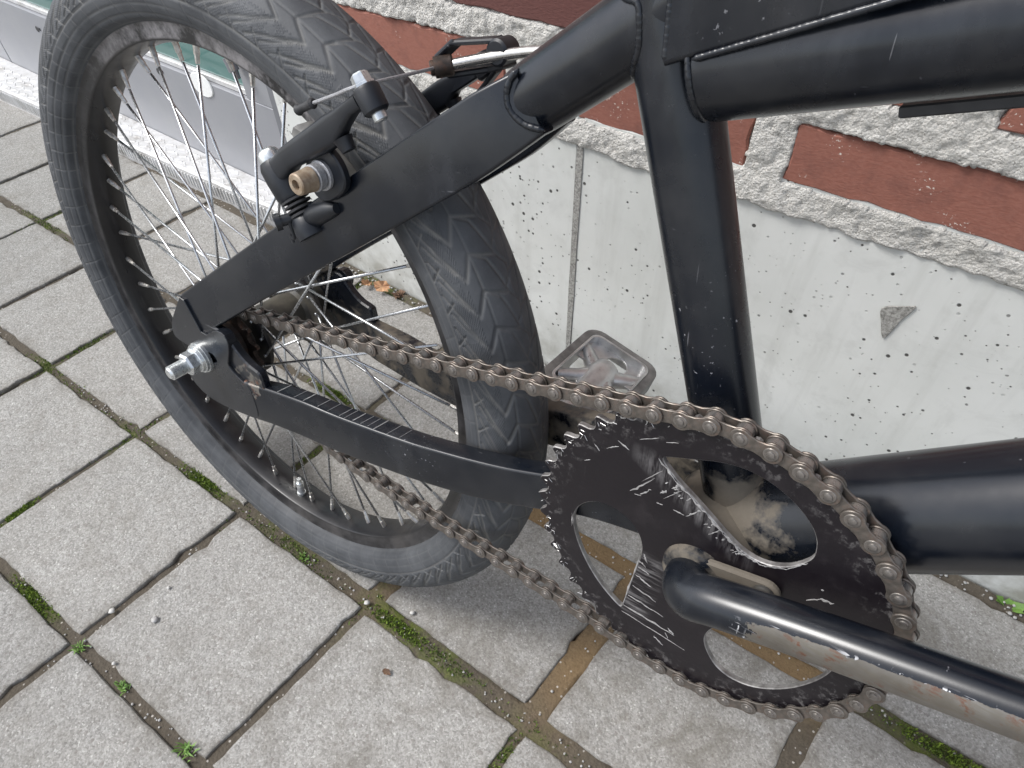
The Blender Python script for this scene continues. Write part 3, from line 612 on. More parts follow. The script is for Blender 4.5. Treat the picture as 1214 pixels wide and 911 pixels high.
mb = MB(); mb.lathe(HUB * (1, 0, 1) + (0, CY - .008, 0), (0, 1, 0), [(0, .013), (.001, .0225), (.0045, .0232), (.014, .0232), (.015, .018)], 40); mb.build('freewheel_body', 'greasy_steel', wheel)
# ---- spokes, 48, crossed four
def spoke_meshes(dr, sgn):
    yr = -.0010 if dr else .0010; fy = -.022 if dr else .0285
    a = math.radians(60) * sgn; fr = .0275; h0 = np.array([fr * math.cos(a), fy + (.0022 if (sgn > 0) == dr else -.0022), fr * math.sin(a)]); r0 = np.array([.1955, yr, 0])
    d = norm(r0 - h0); L_ = np.linalg.norm(r0 - h0); m = MB(); m.tube([h0, h0 + d * .05, r0 - d * .012], .00100, 8); m.tube([h0 - d * .0005 + np.array([0, -.0022, 0]), h0], .0011, 8)
    q = MB(); q.tube([r0 - d * .0112, r0 - d * .0062, r0 - d * .0060, r0 - d * .003, r0 + d * .002], [.00135, .00155, .0019, .0019, .0021], 6); return m, q
pro = {}
for dr in (True, False):
    for sg in (1, -1):
        m, q = spoke_meshes(dr, sg)
        o = m.build('spoke', 'spoke_steel', None, bike=False, smooth=True); a_ = o.data; bpy.data.objects.remove(o)
        o = q.build('nipple', 'nipple_brass', None, bike=False, smooth='auto'); pro[(dr, sg)] = (a_, o.data); bpy.data.objects.remove(o)
for k in range(48):
    dr = k % 2 == 0; sg = 1 if (k // 2) % 2 == 0 else -1; a = math.radians(119.1 + 7.5 * k)
    Mr = Matrix(WR.tolist()).to_4x4() @ Matrix.Rotation(-a, 4, 'Y'); Mr.translation = Vector(HUB - CON)
    for nm, me in zip(('spoke', 'nipple'), pro[(dr, sg)]):
        o = bpy.data.objects.new(nm, me); COL.objects.link(o); o.parent = wheel; o.matrix_local = Mr
# valve
mb = MB(); av = math.radians(-95.3); u = np.array([math.cos(av), 0, math.sin(av)]); q = lambda r: wl(u * r + np.array([0, -.001, 0]))
mb.tube([q(.197), q(.1935)], .0042, 14, 0); mb.tube([q(.1934), q(.186), q(.1855)], [.0033, .0033, .0028], 14, 1); mb.tube([q(.1855), q(.181), q(.1805)], [.0036, .0034, .003], 14, 0); mb.tube([q(.1804), q(.176)], [.0022, .0021], 12, 0)
mb.build('valve', ['zinc', 'cable_steel'], wheel)

# ---- frame
def spline(pts, n):
    pts = np.asarray(pts, float); m = len(pts); out = []
    for i in range(m - 1):
        p0, p1, p2, p3 = pts[max(i - 1, 0)], pts[i], pts[i + 1], pts[min(i + 2, m - 1)]
        for t in np.linspace(0, 1, n, endpoint=False): out.append(.5 * (2 * p1 + (p2 - p0) * t + (2 * p0 - 5 * p1 + 4 * p2 - p3) * t * t + (3 * p1 - p0 - 3 * p2 + p3) * t ** 3))
    out.append(pts[-1]); return np.array(out)
def ftube(name, a, b, r0, r1=None, n=14, seg=56, mud=None, wear=None, parent=None):
    a, b = np.array(a, float), np.array(b, float); P = np.array([a + (b - a) * t for t in np.linspace(0, 1, n)]); R = np.linspace(r0, r1 or r0, n); V, F = tube_vf(P, R, seg)
    at = {}
    at['mud'] = [mud(np.array(v)) if mud else 0. for v in V]; at['wear'] = [wear(np.array(v)) if wear else 0. for v in V]
    return mk(name, V, F, 'frame_paint', parent or bike, 'auto', True, at)
FY = .0402
ST = lambda z: np.array([.0103 - .301 * z, FY, z])            # seat tube axis
bbmud = lambda v: float(np.clip(1.15 - np.hypot(v[0] - .012, v[2] - .026) / .030, 0, 1)) * (1. if v[1] < .05 else .4)
ftube('seat_tube', ST(.005), ST(.34), .01545, .01560, 20, 56, mud=bbmud)
ftube('down_tube', (.0, FY, .0013), (.42, FY, .2974), .0249, .0262, 24, 72, mud=lambda v: bbmud(v) * .8)
MD = norm([.840, 0, .5424]); MA = np.array([-.1155, FY, .1940])
Ps = np.array([MA + MD * t for t in (-.0115, -.0113, -.0108, -.009, -.006, -.002, .004, .010, .03, .05, .08)]); Vq, Fq = tube_vf(Ps, [.004, .0095, .0122, .0142, .0151, .0154, .0155, .0155, .0155, .0155, .0155], 56)
mk('seat_stay_tube', Vq, Fq, 'frame_paint', bike, 'auto', True, {'mud': [0.] * len(Vq), 'wear': [0.] * len(Vq)})
TD = norm([1, 0, .233]); TA = np.array([-.0412, FY, .2135])
ftube('top_tube', TA, TA + TD * .50, .0190, .0190, 24, 64)
# upper tube of the front triangle, a flat sided box section above the top tube
mb = MB(); rings = []
for t in np.linspace(0, 1, 16):
    x = -.0500 + t * .40; zl = .2186 + .352 * (x + .0415); zh = .262 + .352 * (x + .052); hw = .0196; rr_ = .0022; ring = []
    for (yy, zz_, a0) in ((FY - hw, zl, 180), (FY - hw, zh, 90), (FY + hw, zh, 0), (FY + hw, zl, -90)):
        cyy = yy + (rr_ if yy < FY else -rr_); czz = zz_ + (rr_ if zz_ == zl else -rr_)
        for q_ in (90, 60, 30, 0): an = math.radians(a0 + q_); ring.append((x, cyy + rr_ * math.cos(an), czz + rr_ * math.sin(an)))
    rings.append(np.array(ring))
mb.loft(rings); mb.build('upper_tube', 'frame_paint', bike)
mb = MB(); mb.lathe((0, .0095, 0), (0, 1, 0), [(-.001, .024), (0, .0275), (.030, .0278), (.0605, .0275), (.0615, .024)], 60)
Vn = np.array(mb.V); mb.build('bottom_bracket_shell', 'frame_paint', bike, attrs={'mud': [.55 + .45 * bbmud(v) for v in Vn], 'wear': [0.] * len(Vn)})
# weld beads: overlapping little scales
def bead(name, pts, r=.0022, step=.0024, parent=None):
    P = spline(pts, 40); d = np.r_[0, np.cumsum(np.linalg.norm(np.diff(P, axis=0), axis=1))]; q = np.arange(0, d[-1], step / 6)
    Q = np.array([[np.interp(t, d, P[:, k]) for k in range(3)] for t in q]); e = np.minimum(1, np.minimum(np.arange(len(q)), np.arange(len(q))[::-1]) / 5.)
    r *= .80; rr_ = r * (.90 + .10 * ((q % step) / step) ** .7 + .04 * np.sin(q * 900)) * (.3 + .7 * e); m = MB(); m.tube(Q, rr_, 12); return m.build(name, 'frame_paint', parent or bike, smooth=True)
def cyl_cyl(axA, dA, rA, dirn, axB, dB, rB, n=60):
    """points of tube A's surface where it meets tube B, travelling along dirn"""
    out = []; dA = norm(dA); dB = norm(dB); U = norm(np.cross(dA, [0, 1, 0])); W = np.cross(dA, U)
    for a in np.linspace(0, 2 * PI, n):
        p = np.array(axA) + rA * (math.cos(a) * U + math.sin(a) * W); ts = np.linspace(-.09, .09, 1800); Q = p + ts[:, None] * dA * dirn; rel = Q - np.array(axB); dist = np.linalg.norm(rel - (rel @ dB)[:, None] * dB, axis=1)
        k = np.where((dist[:-1] > rB) & (dist[1:] <= rB))[0]
        if len(k): out.append(Q[k[0]])
    return np.array(out)
SD = norm(ST(.3) - ST(0))
X1 = TA + TD * .03; c = cyl_cyl(X1, TD, .0193, -1, ST(.2), SD, .0152)
Wt = np.cross(TD, [0, 1, 0]); bead('weld', [TA + TD * .0004 + .0188 * (-math.cos(a) * np.array([0, 1, 0]) - math.sin(a) * Wt * (1 if Wt[2] > 0 else -1)) for a in np.linspace(-.45, 1.45, 14)], .0017)
mc = cyl_cyl(MA + MD * .03, MD, .0155, 1, ST(.24), SD, .0152); mc = mc[mc[:, 1] < FY + .004]; mc = mc[np.argsort(mc[:, 2])]; bead('weld', mc[::3], .0019)
wl_ = [(x, FY - .0196, .2184 + .352 * (x + .0415)) for x in np.linspace(-.040, .12, 30)]; bead('weld', wl_, .0015, .0022)
bead('weld', [(-.0500, FY - .0188, .2170 + t) for t in np.linspace(0, .046, 12)], .0016, .0022)
# seat stays: flat sided box sections
TOP = spline([(-.3698, -.0161, .0485), (-.2808, -.0068, .1053), (-.2100, .0035, .1498), (-.1586, .0136, .1823), (-.1450, .0170, .1910), (-.1336, .0200, .1981), (-.1172, .0268, .2069)], 6)
BOT = spline([(-.3586, -.0161, .0190), (-.2880, -.0098, .0645), (-.2168, .0000, .1081), (-.1603, .0096, .1435), (-.1332, .0156, .1607), (-.1175, .0205, .1722), (-.1029, .0268, .1838)], 6)
def box_section(T, B, thk, side, r=.0016):
    rings = []
    for t, b in zip(T, B):
        u = norm(t - b); y = np.array([0, 1., 0]); L = np.linalg.norm(t - b); ring = []
        for (h, d, a0) in ((0, 0, 180), (L, 0, 90), (L, thk, 0), (0, thk, -90)):
            hh = h + (r if h == 0 else -r); dd_ = d + (r if d == 0 else -r)
            for q_ in (90, 60, 30, 0):
                an = math.radians(a0 + q_); ring.append(b + u * (hh + r * math.sin(an)) + y * (dd_ + r * math.cos(an)))
        rings.append(np.array(ring))
    if side > 0: rings = [r_ * (1, -1, 1) + (0, 2 * FY, 0) for r_ in rings][::-1]
    return rings
for side in (-1, 1):
    m = MB(); m.loft(box_section(TOP, BOT, .0085, side)); Vn = np.array(m.V)
    m.build('seat_stay', 'frame_paint', bike, attrs={'mud': [float(np.clip(.45 - (v[0] + .36) * 6, 0, .45)) * (side > 0) for v in Vn], 'wear': [0.] * len(Vn)})
bead('weld', [(-.1150, .0270, .2078), (-.1183, .0256, .2036), (-.1196, .0248, .1985), (-.1188, .0246, .1937), (-.1156, .0248, .1897), (-.1100, .0254, .1867), (-.1020, .0268, .1855)], .0020, .0028)
# chain stays
CT = spline([(-.3320, -.0174, -.0052), (-.3160, -.0173, -.0046), (-.2960, -.0147, -.0036), (-.2657, -.0114, -.0030), (-.2377, -.0084, -.0040), (-.1847, -.0028, -.0028), (-.1597, -.0002, -.0004), (-.1365, .0023, .0025), (-.1142, .0045, .0064), (-.0933, .0066, .0115), (-.0792, .0079, .0157), (-.055, .0100, .0215), (-.018, .0120, .0240)], 4)
CB = spline([(-.3320, -.0174, -.0388), (-.3180, -.0173, -.0376), (-.3020, -.0155, -.0364), (-.2749, -.0124, -.0363), (-.2453, -.0093, -.0370), (-.1893, -.0033, -.0346), (-.1631, -.0005, -.0320), (-.1386, .0020, -.0284), (-.1151, .0044, -.0228), (-.0934, .0066, -.0165), (-.0828, .0076, -.0125), (-.057, .0100, -.0060), (-.018, .0120, -.0010)], 4)
def csring(side): 
    rings = []
    for i, (t, b) in enumerate(zip(CT, CB)):
        thk = float(np.interp(t[0], [-.33, -.29, -.2, -.1, -.02], [.008, .0125, .0135, .0125, .018])); rings.append(box_section([t], [b], thk, -1, .0018)[0])
    if side > 0: rings = [r_ * (1, -1, 1) + (0, 2 * FY, 0) for r_ in rings][::-1]
    return rings
for side in (-1, 1):
    m = MB(); m.loft(csring(side)); Vn = np.array(m.V)
    m.build('chain_stay', 'frame_paint', bike, attrs={'mud': [float(np.clip((.75 if v[0] < -.2 or v[0] > -.15 else .35), 0, .8)) * (.70 if side > 0 else .12) for v in Vn], 'wear': [(.50 if side < 0 and v[2] > -.0075 and -.332 < v[0] < -.304 else 0.) for v in Vn]})
# scratches across the top of the drive side chain stay
m = MB()
for x in (-.2905, -.276, -.268, -.2555, -.247, -.237, -.2325, -.226, -.2195, -.214, -.2085, -.198, -.189):
    y0 = np.interp(x, CT[:, 0], CT[:, 1]); z0 = np.interp(x, CT[:, 0], CT[:, 2]); wd = random.choice((.00016, .00022, .00034)); L_ = random.uniform(.0048, .0058)
    m.box((x + .0015, y0 + .0069, z0 + .00012), (L_, wd, .00010), X=(.0022, .0115, .0002), Y=(1, 0, 0.05), bev=.00005)
o = m.build('scratches', 'bare_alloy', bike); o['kind'] = 'stuff'
# dropouts
DO = [(-.3668, .0501), (-.3785, .0378), (-.3905, .0245), (-.3958, .0173), (-.3983, .0083), (-.3955, .0048), (-.3865, .0037), (-.3800, .0034), (-.3800, -.0046), (-.3900, -.0100), (-.3966, -.0230), (-.3960, -.0330), (-.3811, -.0425), (-.3618, -.0428), (-.3451, -.0412), (-.3300, -.0388), (-.3185, -.0372), (-.3145, -.0320), (-.3140, -.0200), (-.3150, -.0075), (-.3240, -.0040), (-.3310, .0000), (-.3345, .0045), (-.3310, .0110), (-.3270, .0190), (-.3245, .0262), (-.3275, .0322), (-.3370, .0318), (-.3552, .0205), (-.3605, .0340)]
WEB = [(-.3600, .0330), (-.3620, -.0380), (-.3300, -.0372), (-.3140, -.0340), (-.3030, -.0300), (-.3000, -.0150), (-.3010, .0060), (-.3028, .0085), (-.3080, .0098), (-.3135, .0114), (-.3208, .0166), (-.3262, .0236), (-.3300, .0300), (-.3420, .0310)]
SLOT = [(-.3770, .0036), (-.3620, .0050), (-.3520, .0080), (-.3475, .0050), (-.3480, .0010), (-.3560, -.0020), (-.3657, -.0045), (-.3770, -.0045)]
for side in (-1, 1):
    y0, y1 = (-.0175, -.0105) if side < 0 else (2 * FY + .0105, 2 * FY + .0175)
    plate('dropout', smooth_poly(DO, 1), [smooth_poly(SLOT, 1)], y0, y1, 'frame_paint', bike, .0004, attrs={'mud': (lambda v: .0) if side < 0 else (lambda v: .42), 'wear': lambda v: 0.})
    yw0, yw1 = (-.0152, -.0086) if side < 0 else (2 * FY + .0086, 2 * FY + .0152)
    plate('dropout_web', smooth_poly(WEB, 1), (), yw0, yw1, 'frame_paint', bike, .0012, attrs={'mud': (lambda v: .08) if side < 0 else (lambda v: .42), 'wear': (lambda v: .46 if side < 0 and v[2] < .012 and v[1] < -.0145 else 0.)})
# ---- chainring
HL = np.array([(-67.8, -1.6), (-67.4, -10.1), (-64.8, -20.1), (-59.5, -31.9), (-53.0, -41.8), (-45.5, -50.0), (-35.6, -57.2), (-34.6, -55.6), (-32.1, -39.1), (-29.0, -19.8), (-27.1, -5.3), (-28.7, 3.4), (-32.9, 10.2), (-38.4, 14.2), (-46.9, 16.4), (-56.3, 14.1), (-63.7, 7.7)]) / 1000
HT = np.array([(-24.8, 60.3), (-16.4, 51.6), (-8.2, 45.8), (0.5, 39.4), (9.5, 32.3), (18.3, 26.1), (28.5, 24.2), (38.0, 28.6), (44.6, 37.0), (46.6, 42.9), (44.5, 53.5), (37.1, 62.3), (25.5, 69.7), (13.7, 72.5), (2.1, 71.1), (-9.5, 66.6), (-20.4, 62.5)]) / 1000
HB = np.array([(15.2, -33.7), (12.1, -42.2), (12.5, -49.3), (16.7, -57.8), (22.6, -64.2), (31.6, -66.3), (42.5, -62.6), (54.1, -51.9), (62.6, -38.6), (68.5, -24.0), (69.2, -12.), (60, -17), (45, -24), (30, -29), (20, -31)]) / 1000
def sm(P): return smooth_poly(P, 2)
ringout = gear(44, R_N, R_N - .0004, R_N * 0 + .0, PH, .20)
P = []
for i in range(44):
    a0 = PH - 2 * PI * i / 44; w_ = 2 * PI / 44; rad = np.array([math.cos(a0), math.sin(a0)]); tan = np.array([-rad[1], rad[0]]); c = R_N * rad; rs = .0040
    for b in (-78, -50, -25, 0, 25, 50, 78): P.append(c - rs * math.cos(math.radians(b)) * rad - rs * math.sin(math.radians(b)) * tan)
    am = a0 - w_ / 2
    for q_, rt in ((-.08, .0004), (-.17, -.0002)): P.append((R_N + rt * 1 + random.uniform(-.0004, .0003)) * np.array([math.cos(am + w_ * (q_ + .12)), math.sin(am + w_ * (q_ + .12))]))
P = []
for i in range(44):
    a0 = PH - 2 * PI * i / 44; w_ = 2 * PI / 44
    for f, r_ in ((0, -.0041), (.10, -.0038), (.20, -.0029), (.30, -.0012), (.38, .0004 + random.uniform(-.0004, .0002)), (.50, .0010 + random.uniform(-.0006, .0002)), (.60, .0002), (.70, -.0014), (.80, -.0030), (.90, -.0038)):
        a = a0 - w_ * f; P.append((R_N + r_) * np.array([math.cos(a), math.sin(a)]))
s = NT('chainring_paint'); ox = s.n('ShaderNodeSeparateXYZ', i_0=s.tc)
f1 = s.noise(70, 5, .65); sc = s.noise(520, 2, .5, s.map((1, 1, .05), (0, .75, 0))); sc2 = s.noise(420, 2, .5, s.map((.05, 1, 1), (0, .4, 0)))
wv = s.attr('wear'); k = s.mt('MAXIMUM', s.ramp(sc, .76, .80), s.ramp(sc2, .77, .81)); k = s.mt('MULTIPLY', k, s.ramp(s.noise(40, 3), .48, .56))
c = s.mix(s.ramp(f1, .55, .8, 0, .5), (.0075, .0055, .0075), (.032, .026, .028)); c = s.mix(s.mt('MULTIPLY', k, .55), c, (.33, .32, .32))
px_ = s.mt('SUBTRACT', ox.outputs[0], .3945); pz_ = s.mt('SUBTRACT', ox.outputs[2], .2453)
v1 = s.mt('ADD', s.mt('MULTIPLY', px_, .559), s.mt('MULTIPLY', pz_, .829)); m1 = s.mt('MULTIPLY', s.mt('MULTIPLY', s.ramp(v1, .0215, .030), s.ramp(v1, .0372, .0364)), s.mt('MULTIPLY', s.mt('MULTIPLY', s.ramp(px_, -.045, -.030), s.ramp(pz_, .064, .054)), s.ramp(px_, .026, .012)))
v3 = s.mt('SUBTRACT', s.mt('MULTIPLY', px_, .988), s.mt('MULTIPLY', pz_, .152)); m2 = s.mt('MULTIPLY', s.mt('MULTIPLY', s.ramp(v3, -.0262, -.0255), s.ramp(v3, -.009, -.017)), s.mt('MULTIPLY', s.ramp(pz_, -.062, -.052), s.ramp(pz_, -.003, -.012)))
w1 = s.noise(300, 4, .7, s.map((1, 1, .12), (0, -.68, 0))); w2 = s.noise(330, 4, .7, s.map((.10, 1, 1), (0, -.15, 0)))
sf = s.mt('MAXIMUM', s.mt('MULTIPLY', m1, s.ramp(w1, .44, .62)), s.mt('MULTIPLY', m2, s.ramp(w2, .46, .62)))
c = s.mix(s.mt('MULTIPLY', sf, .85), c, s.mix(s.noise(500, 4), (.075, .07, .07), (.26, .25, .25)))
rimd = s.mt('SQRT', s.mt('ADD', s.mt('MULTIPLY', px_, px_), s.mt('MULTIPLY', pz_, pz_))); c = s.mix(s.mt('MULTIPLY', s.mt('MULTIPLY', s.ramp(rimd, .072, .084), s.ramp(s.noise(240, 5, .7), .54, .66)), .55), c, (.20, .19, .185))
MT['chainring_paint'] = s.out(c, s.ramp(f1, .3, .7, .30, .46), 0., s.bump(s.mt('ADD', s.mt('MULTIPLY', k, -1.), s.noise(300, 3)), .2, .0004), Specular_IOR_Level=.4)
ring = plate('chainring', np.array(P), [sm(HL), sm(HT), sm(HB)], .0045, .0076, ['chainring_paint', 'worn_edge'], bike, .0004)
# gouges worn into the chainring spokes: thin bright slivers
m = MB()
def gouge(a, b, wd=.0004, y=.0045):
    a, b = np.array(a) / 1000, np.array(b) / 1000; n_ = 8; d = norm(b - a); nn = np.array([-d[1], d[0]]); top = []; bo = []
    for k_ in range(n_ + 1):
        t = k_ / n_; c_ = a + (b - a) * t + nn * random.gauss(0, wd * .35); w2 = wd * math.sin(PI * (.06 + .9 * t)) * random.uniform(.35, 1.2); top.append(c_ + nn * w2); bo.append(c_ - nn * w2)
    L_ = np.array(top + bo[::-1]); V_, F_, _ = plate_vf(L_, (), y - .00018, y + .0002, .00005); m.add(V_, F_)
for a, b, w_ in (((-28.1, -17.7), (-21.7, -19.0), .0005), ((-29.1, -24.3), (-19.6, -28.0), .00055), ((-29.8, -34.1), (-15.9, -37.6), .0006), ((-31.7, -43.5), (-10.6, -46.3), .0006), ((-33.6, -54.1), (-3.0, -56.4), .0007), ((-34.2, -59.7), (3.9, -64.0), .0003), ((-26.2, -6.1), (-23.5, -11.5), .0006), ((-28.6, -12.5), (-24, -15.2), .0005), ((-3.0, -56.4), (-7, -53), .0007),
                 ((-25.9, 46.8), (-37.3, 32.2), .0006), ((-27.1, 38.9), (-32.2, 32.8), .0005), ((-19.8, 42.6), (-22.2, 39.0), .0009), ((-14.0, 49.4), (-17.4, 44.9), .0006), ((-7.9, 44.1), (-9.6, 41.8), .0004), ((-15.1, 32.6), (-9.6, 32.3), .0003), ((-35.0, 31.7), (-31.4, 32.3), .0002), ((-23.5, 32.3), (-20.4, 32.7), .0002), ((-51.6, 52.6), (-45.3, 56.6), .0003), ((-63.1, 38.7), (-59.6, 41.0), .0002), ((-35.5, 65.7), (-26.6, 70.8), .0002), ((-23.2, 70.0), (-17.7, 72.3), .0002), ((49.2, 14.8), (53.9, 19.4), .0004), ((53.9, 19.4), (59.4, 20.3), .0008), ((53.0, 25.2), (54.2, 25.3), .0005)): gouge(a, b, w_)
for k in range(5):
    t = k / 4.; ex, ez = -22 + t * 40, 54 - t * 27.5; L_ = 15 - 11 * t; gouge((ex - .8, ez - .8), (ex - .8 - L_ * .62, ez - .8 - L_ * .78), .00016 + .0002 * random.random())
for k in range(22):     # torn chips crowding the diagonal edge
    t = random.random() ** .8; bx, bz = -20 + t * 42, 50 - t * 24; dx = abs(random.gauss(0, 4.5 - 2.5 * t)) + .5; px_, pz_ = bx - dx, bz - dx * .9; gouge((px_ - random.uniform(.6, 1.8), pz_ - random.uniform(.3, 1.8)), (px_, pz_), random.uniform(.0002, .00055))
for (a, b, w_) in (((-25.5, 59.5), (-16.4, 50.6), .0007), ((-16.4, 50.8), (-8.2, 44.9), .0009), ((-8.4, 45.0), (.5, 38.5), .0007), ((.4, 38.6), (9.5, 31.4), .0008), ((9.4, 31.5), (18.3, 25.2), .0007), ((18.2, 25.3), (28.5, 23.3), .0006), ((28.4, 23.3), (38.0, 27.6), .0006), ((38, 27.6), (45, 36.5), .0004), ((-34, -55), (-28, -8), .0005), ((30, -52), (44, -66), .0), ((-68.5, -2), (-68.2, -12), .0003)):
    if w_: gouge(a, b, w_)
gouge((-46, 60), (-40, 57), .0004); gouge((-58, 52), (-55, 49), .0004); gouge((-14, -66), (-8, -70), .0006); gouge((-8, -58), (-6, -62), .0004)
o = m.build('gouges', 'gouge_metal', bike, smooth=False); o['kind'] = 'stuff'
# ragged burrs along the exposed teeth
m = MB()
for i in list(range(-14, 0)) + list(range(27, 32)):
    a0 = PH - 2 * PI * (i + .5) / 44
    for _ in range(4):
        a = a0 + random.uniform(-.05, .05); r_ = R_N - random.uniform(.001, .0065); p = np.array([r_ * math.cos(a), .0044, r_ * math.sin(a)]); d = np.array([random.gauss(0, 1), -.15, random.gauss(0, 1)]); m.tube([p, p + norm(d) * random.uniform(.001, .003)], .00014, 5)
o = m.build('burrs', 'bare_alloy', bike); o['kind'] = 'stuff'
# ---- chain
def arc(c, r, a0, a1, n): a = np.linspace(a0, a1, n); return np.c_[c[0] + r * np.cos(a), c[1] + r * np.sin(a)]
topx = np.array([(-.3097, .0395), (-.2976, .0400), (-.2839, .0424), (-.2714, .0435), (-.2580, .0455), (-.2457, .0471), (-.2323, .0496), (-.2193, .0512), (-.2063, .0536), (-.1933, .0554), (-.1809, .0573), (-.1681, .0593), (-.1551, .0618), (-.1429, .0632), (-.1299, .0657), (-.1179, .0680), (-.1049, .0702), (-.0927, .0718), (-.0800, .0741), (-.0677, .0766), (-.0551, .0788), (-.0426, .0815), (-.0300, .0838), (-.0175, .0864)])
ct = np.polyfit(topx[:, 0], topx[:, 1], 3)
botx = np.array([(-.2805, -.0549), (-.2668, -.0589), (-.2551, -.0608), (-.2409, -.0634), (-.2288, -.0649), (-.2154, -.0661), (-.2023, -.0686), (-.19, -.0710), (-.1763, -.0715), (-.1633, -.0732), (-.15, -.0738), (-.1367, -.0745), (-.1246, -.0776), (-.1108, -.0782), (-.0987, -.0796), (-.0856, -.0798), (-.0717, -.0800), (-.0588, -.0822), (-.0453, -.0828), (-.0335, -.0862), (-.0208, -.0871), (-.345, -.0305), (-.325, -.0385), (-.305, -.0465)])
cb = np.polyfit(botx[:, 0], botx[:, 1], 3)
pathU = np.r_[[[R_N * math.cos(PH), R_N * math.sin(PH)]], np.c_[np.linspace(-.0175, -.335, 80), np.polyval(ct, np.linspace(-.0175, -.335, 80))]]
def walk(path, p, n, st=.0127):
    out = []; i = 0; p = np.array(p)
    for _ in range(n):
        while i < len(path) - 1 and np.hypot(*(path[i + 1] - p)) < st: i += 1
        if i >= len(path) - 1: break
        a, b = path[i], path[i + 1]; d = b - a; f_ = a - p; A_ = d @ d; B_ = 2 * f_ @ d; C_ = f_ @ f_ - st * st; t = (-B_ + math.sqrt(max(0, B_ * B_ - 4 * A_ * C_))) / (2 * A_); p = a + d * t; out.append(p)
    return out
dense = lambda P: np.concatenate([np.linspace(a, b, 6, endpoint=False) for a, b in zip(P[:-1], P[1:])] + [P[-1:]])
cogc = HUB[[0, 2]]
full = np.r_[pathU, arc(cogc, .0326, math.radians(88), math.radians(288), 60)]
xb = np.linspace(-.345, -.022, 90); low = np.c_[xb, np.polyval(cb, xb)]
pins = [np.array([R_N * math.cos(PH - 2 * PI * i / 44), R_N * math.sin(PH - 2 * PI * i / 44)]) for i in range(24)]     # index 0..23 on the ring
lowpins = walk(dense(low[::-1]), pins[-1], 60)
lowpins = [p for p in lowpins if p[0] > -.338]
uppins = walk(dense(full), pins[0], 80)
endp = lowpins[-1]; k = min(range(len(uppins)), key=lambda q_: np.hypot(*(uppins[q_] - endp)) + (10 if q_ < 28 else 0)); uppins = uppins[:k]
loop = uppins[::-1] + pins + lowpins; off = len(uppins)
if len(loop) % 2: loop = loop[1:]; off -= 1
chain = empty('chain', bike)
def peanut(rl=.0046, wa=.0031, L_=.0127):
    P = []
    for a in np.linspace(math.radians(52), math.radians(308), 15): P.append((-L_ / 2 + rl * math.cos(a), rl * math.sin(a)))
    P.append((0, -wa)); 
    for a in np.linspace(math.radians(-128), math.radians(128), 15): P.append((L_ / 2 + rl * math.cos(a), rl * math.sin(a)))
    P.append((0, wa)); return np.array(P)
def pmesh(name, parts, mat):
    m = MB()
    for V_, F_ in parts: m.add(V_, F_)
    o = m.build(name, mat, None, bike=False, smooth='auto'); me = o.data; bpy.data.objects.remove(o); return me
def pl(y0, y1, P): v, f, _ = plate_vf(P, (), y0, y1, .00028); return v, f
pe = peanut(); pi_ = peanut(.0045, .0033)
MEO = [pmesh('outer_plate', [pl(-.0045, -.0034, pe)], 'chain_steel'), pmesh('outer_plate', [pl(.0034, .0045, pe)], 'chain_steel')]
MEI = [pmesh('inner_plate', [pl(-.0032, -.0021, pi_)], 'chain_steel'), pmesh('inner_plate', [pl(.0021, .0032, pi_)], 'chain_steel')]
def lm(prof, seg=18): m = MB(); m.lathe((0, 0, 0), (0, 1, 0), prof, seg); return m.V, m.F
MER = pmesh('roller', [lm([(-.0020, .0036), (-.0019, .0039), (.0019, .0039), (.0020, .0036)], 20)], 'roller_steel')
MEP = pmesh('chain_pin', [lm([(-.0056, .0012), (-.0054, .0017), (-.0049, .0019), (-.0048, .0029), (-.0046, .0031), (.0046, .0031), (.0048, .0029), (.0049, .0019), (.0054, .0017), (.0056, .0012)], 16)], 'pin_steel')
def inst(nm, me, x, z, ang=0., dy=0.):
    o = bpy.data.objects.new(nm, me); COL.objects.link(o); o.parent = chain; o.location = Vector(np.array([x, CY + dy, z]) - CON); o.rotation_euler = (0, -ang, 0); return o
n = len(loop)
for i in range(n):
    p, q_ = loop[i], loop[(i + 1) % n]; md = (p + q_) / 2; d = q_ - p
    inst('roller', MER, *p); inst('chain_pin', MEP, *p)
    if np.hypot(*d) > .02: continue
    outer = (i - off) % 2 == 1          # link from index -1 to 0 is an outer one
    for me in (MEO if outer else MEI): inst('outer_plate' if outer else 'inner_plate', me, md[0], md[1], math.atan2(d[1], d[0]) + random.gauss(0, .004))
# ---- cranks: one bent bar
th = math.radians(15.3); cd = np.array([math.cos(th), 0, math.sin(th)])
def crank(name, pts, R, side):
    P = spline(pts, 10); R = np.interp(np.linspace(0, 1, len(P)), np.linspace(0, 1, len(R)), R); V, F = tube_vf(P, R, 48, up=(0, -1, 0), sy=1.)
    fr = frames(P, (0, -1, 0)); we = []; mu = []
    for i, (t, A_, B_) in enumerate(fr):
        for a in np.linspace(0, 2 * PI, 48, endpoint=False):
            nrm_ = math.cos(a) * A_ + math.sin(a) * B_; x = P[i] @ cd
            if side < 0:
                low_ = -nrm_[2] * .9 - nrm_[1] * .42; we.append(float(np.clip((x - .026) / .02, 0, 1) * np.clip(.86 + low_ * 1.1, 0, 1) * (.95 if nrm_[2] < .62 else .25))); mu.append(0.)
            else: we.append(0.); mu.append(float(.82 if nrm_[2] > -.5 else .3))
    return mk(name, V, F, 'crank_paint', bike, 'auto', True, {'wear': we, 'mud': mu})
yA = -.0138
crank('crank_arm', [(0, .020, 0), (0, .004, 0), (.0008, -.0055, .0008), (.0065, -.0118, .0036), (.020, yA, .0096), (.060, yA - .0006, .0196), (.124, yA - .0020, .0344), (.175, yA - .0030, .0462)], [.0114, .0114, .0118, .0116, .0110, .0107, .0102, .0099], -1)
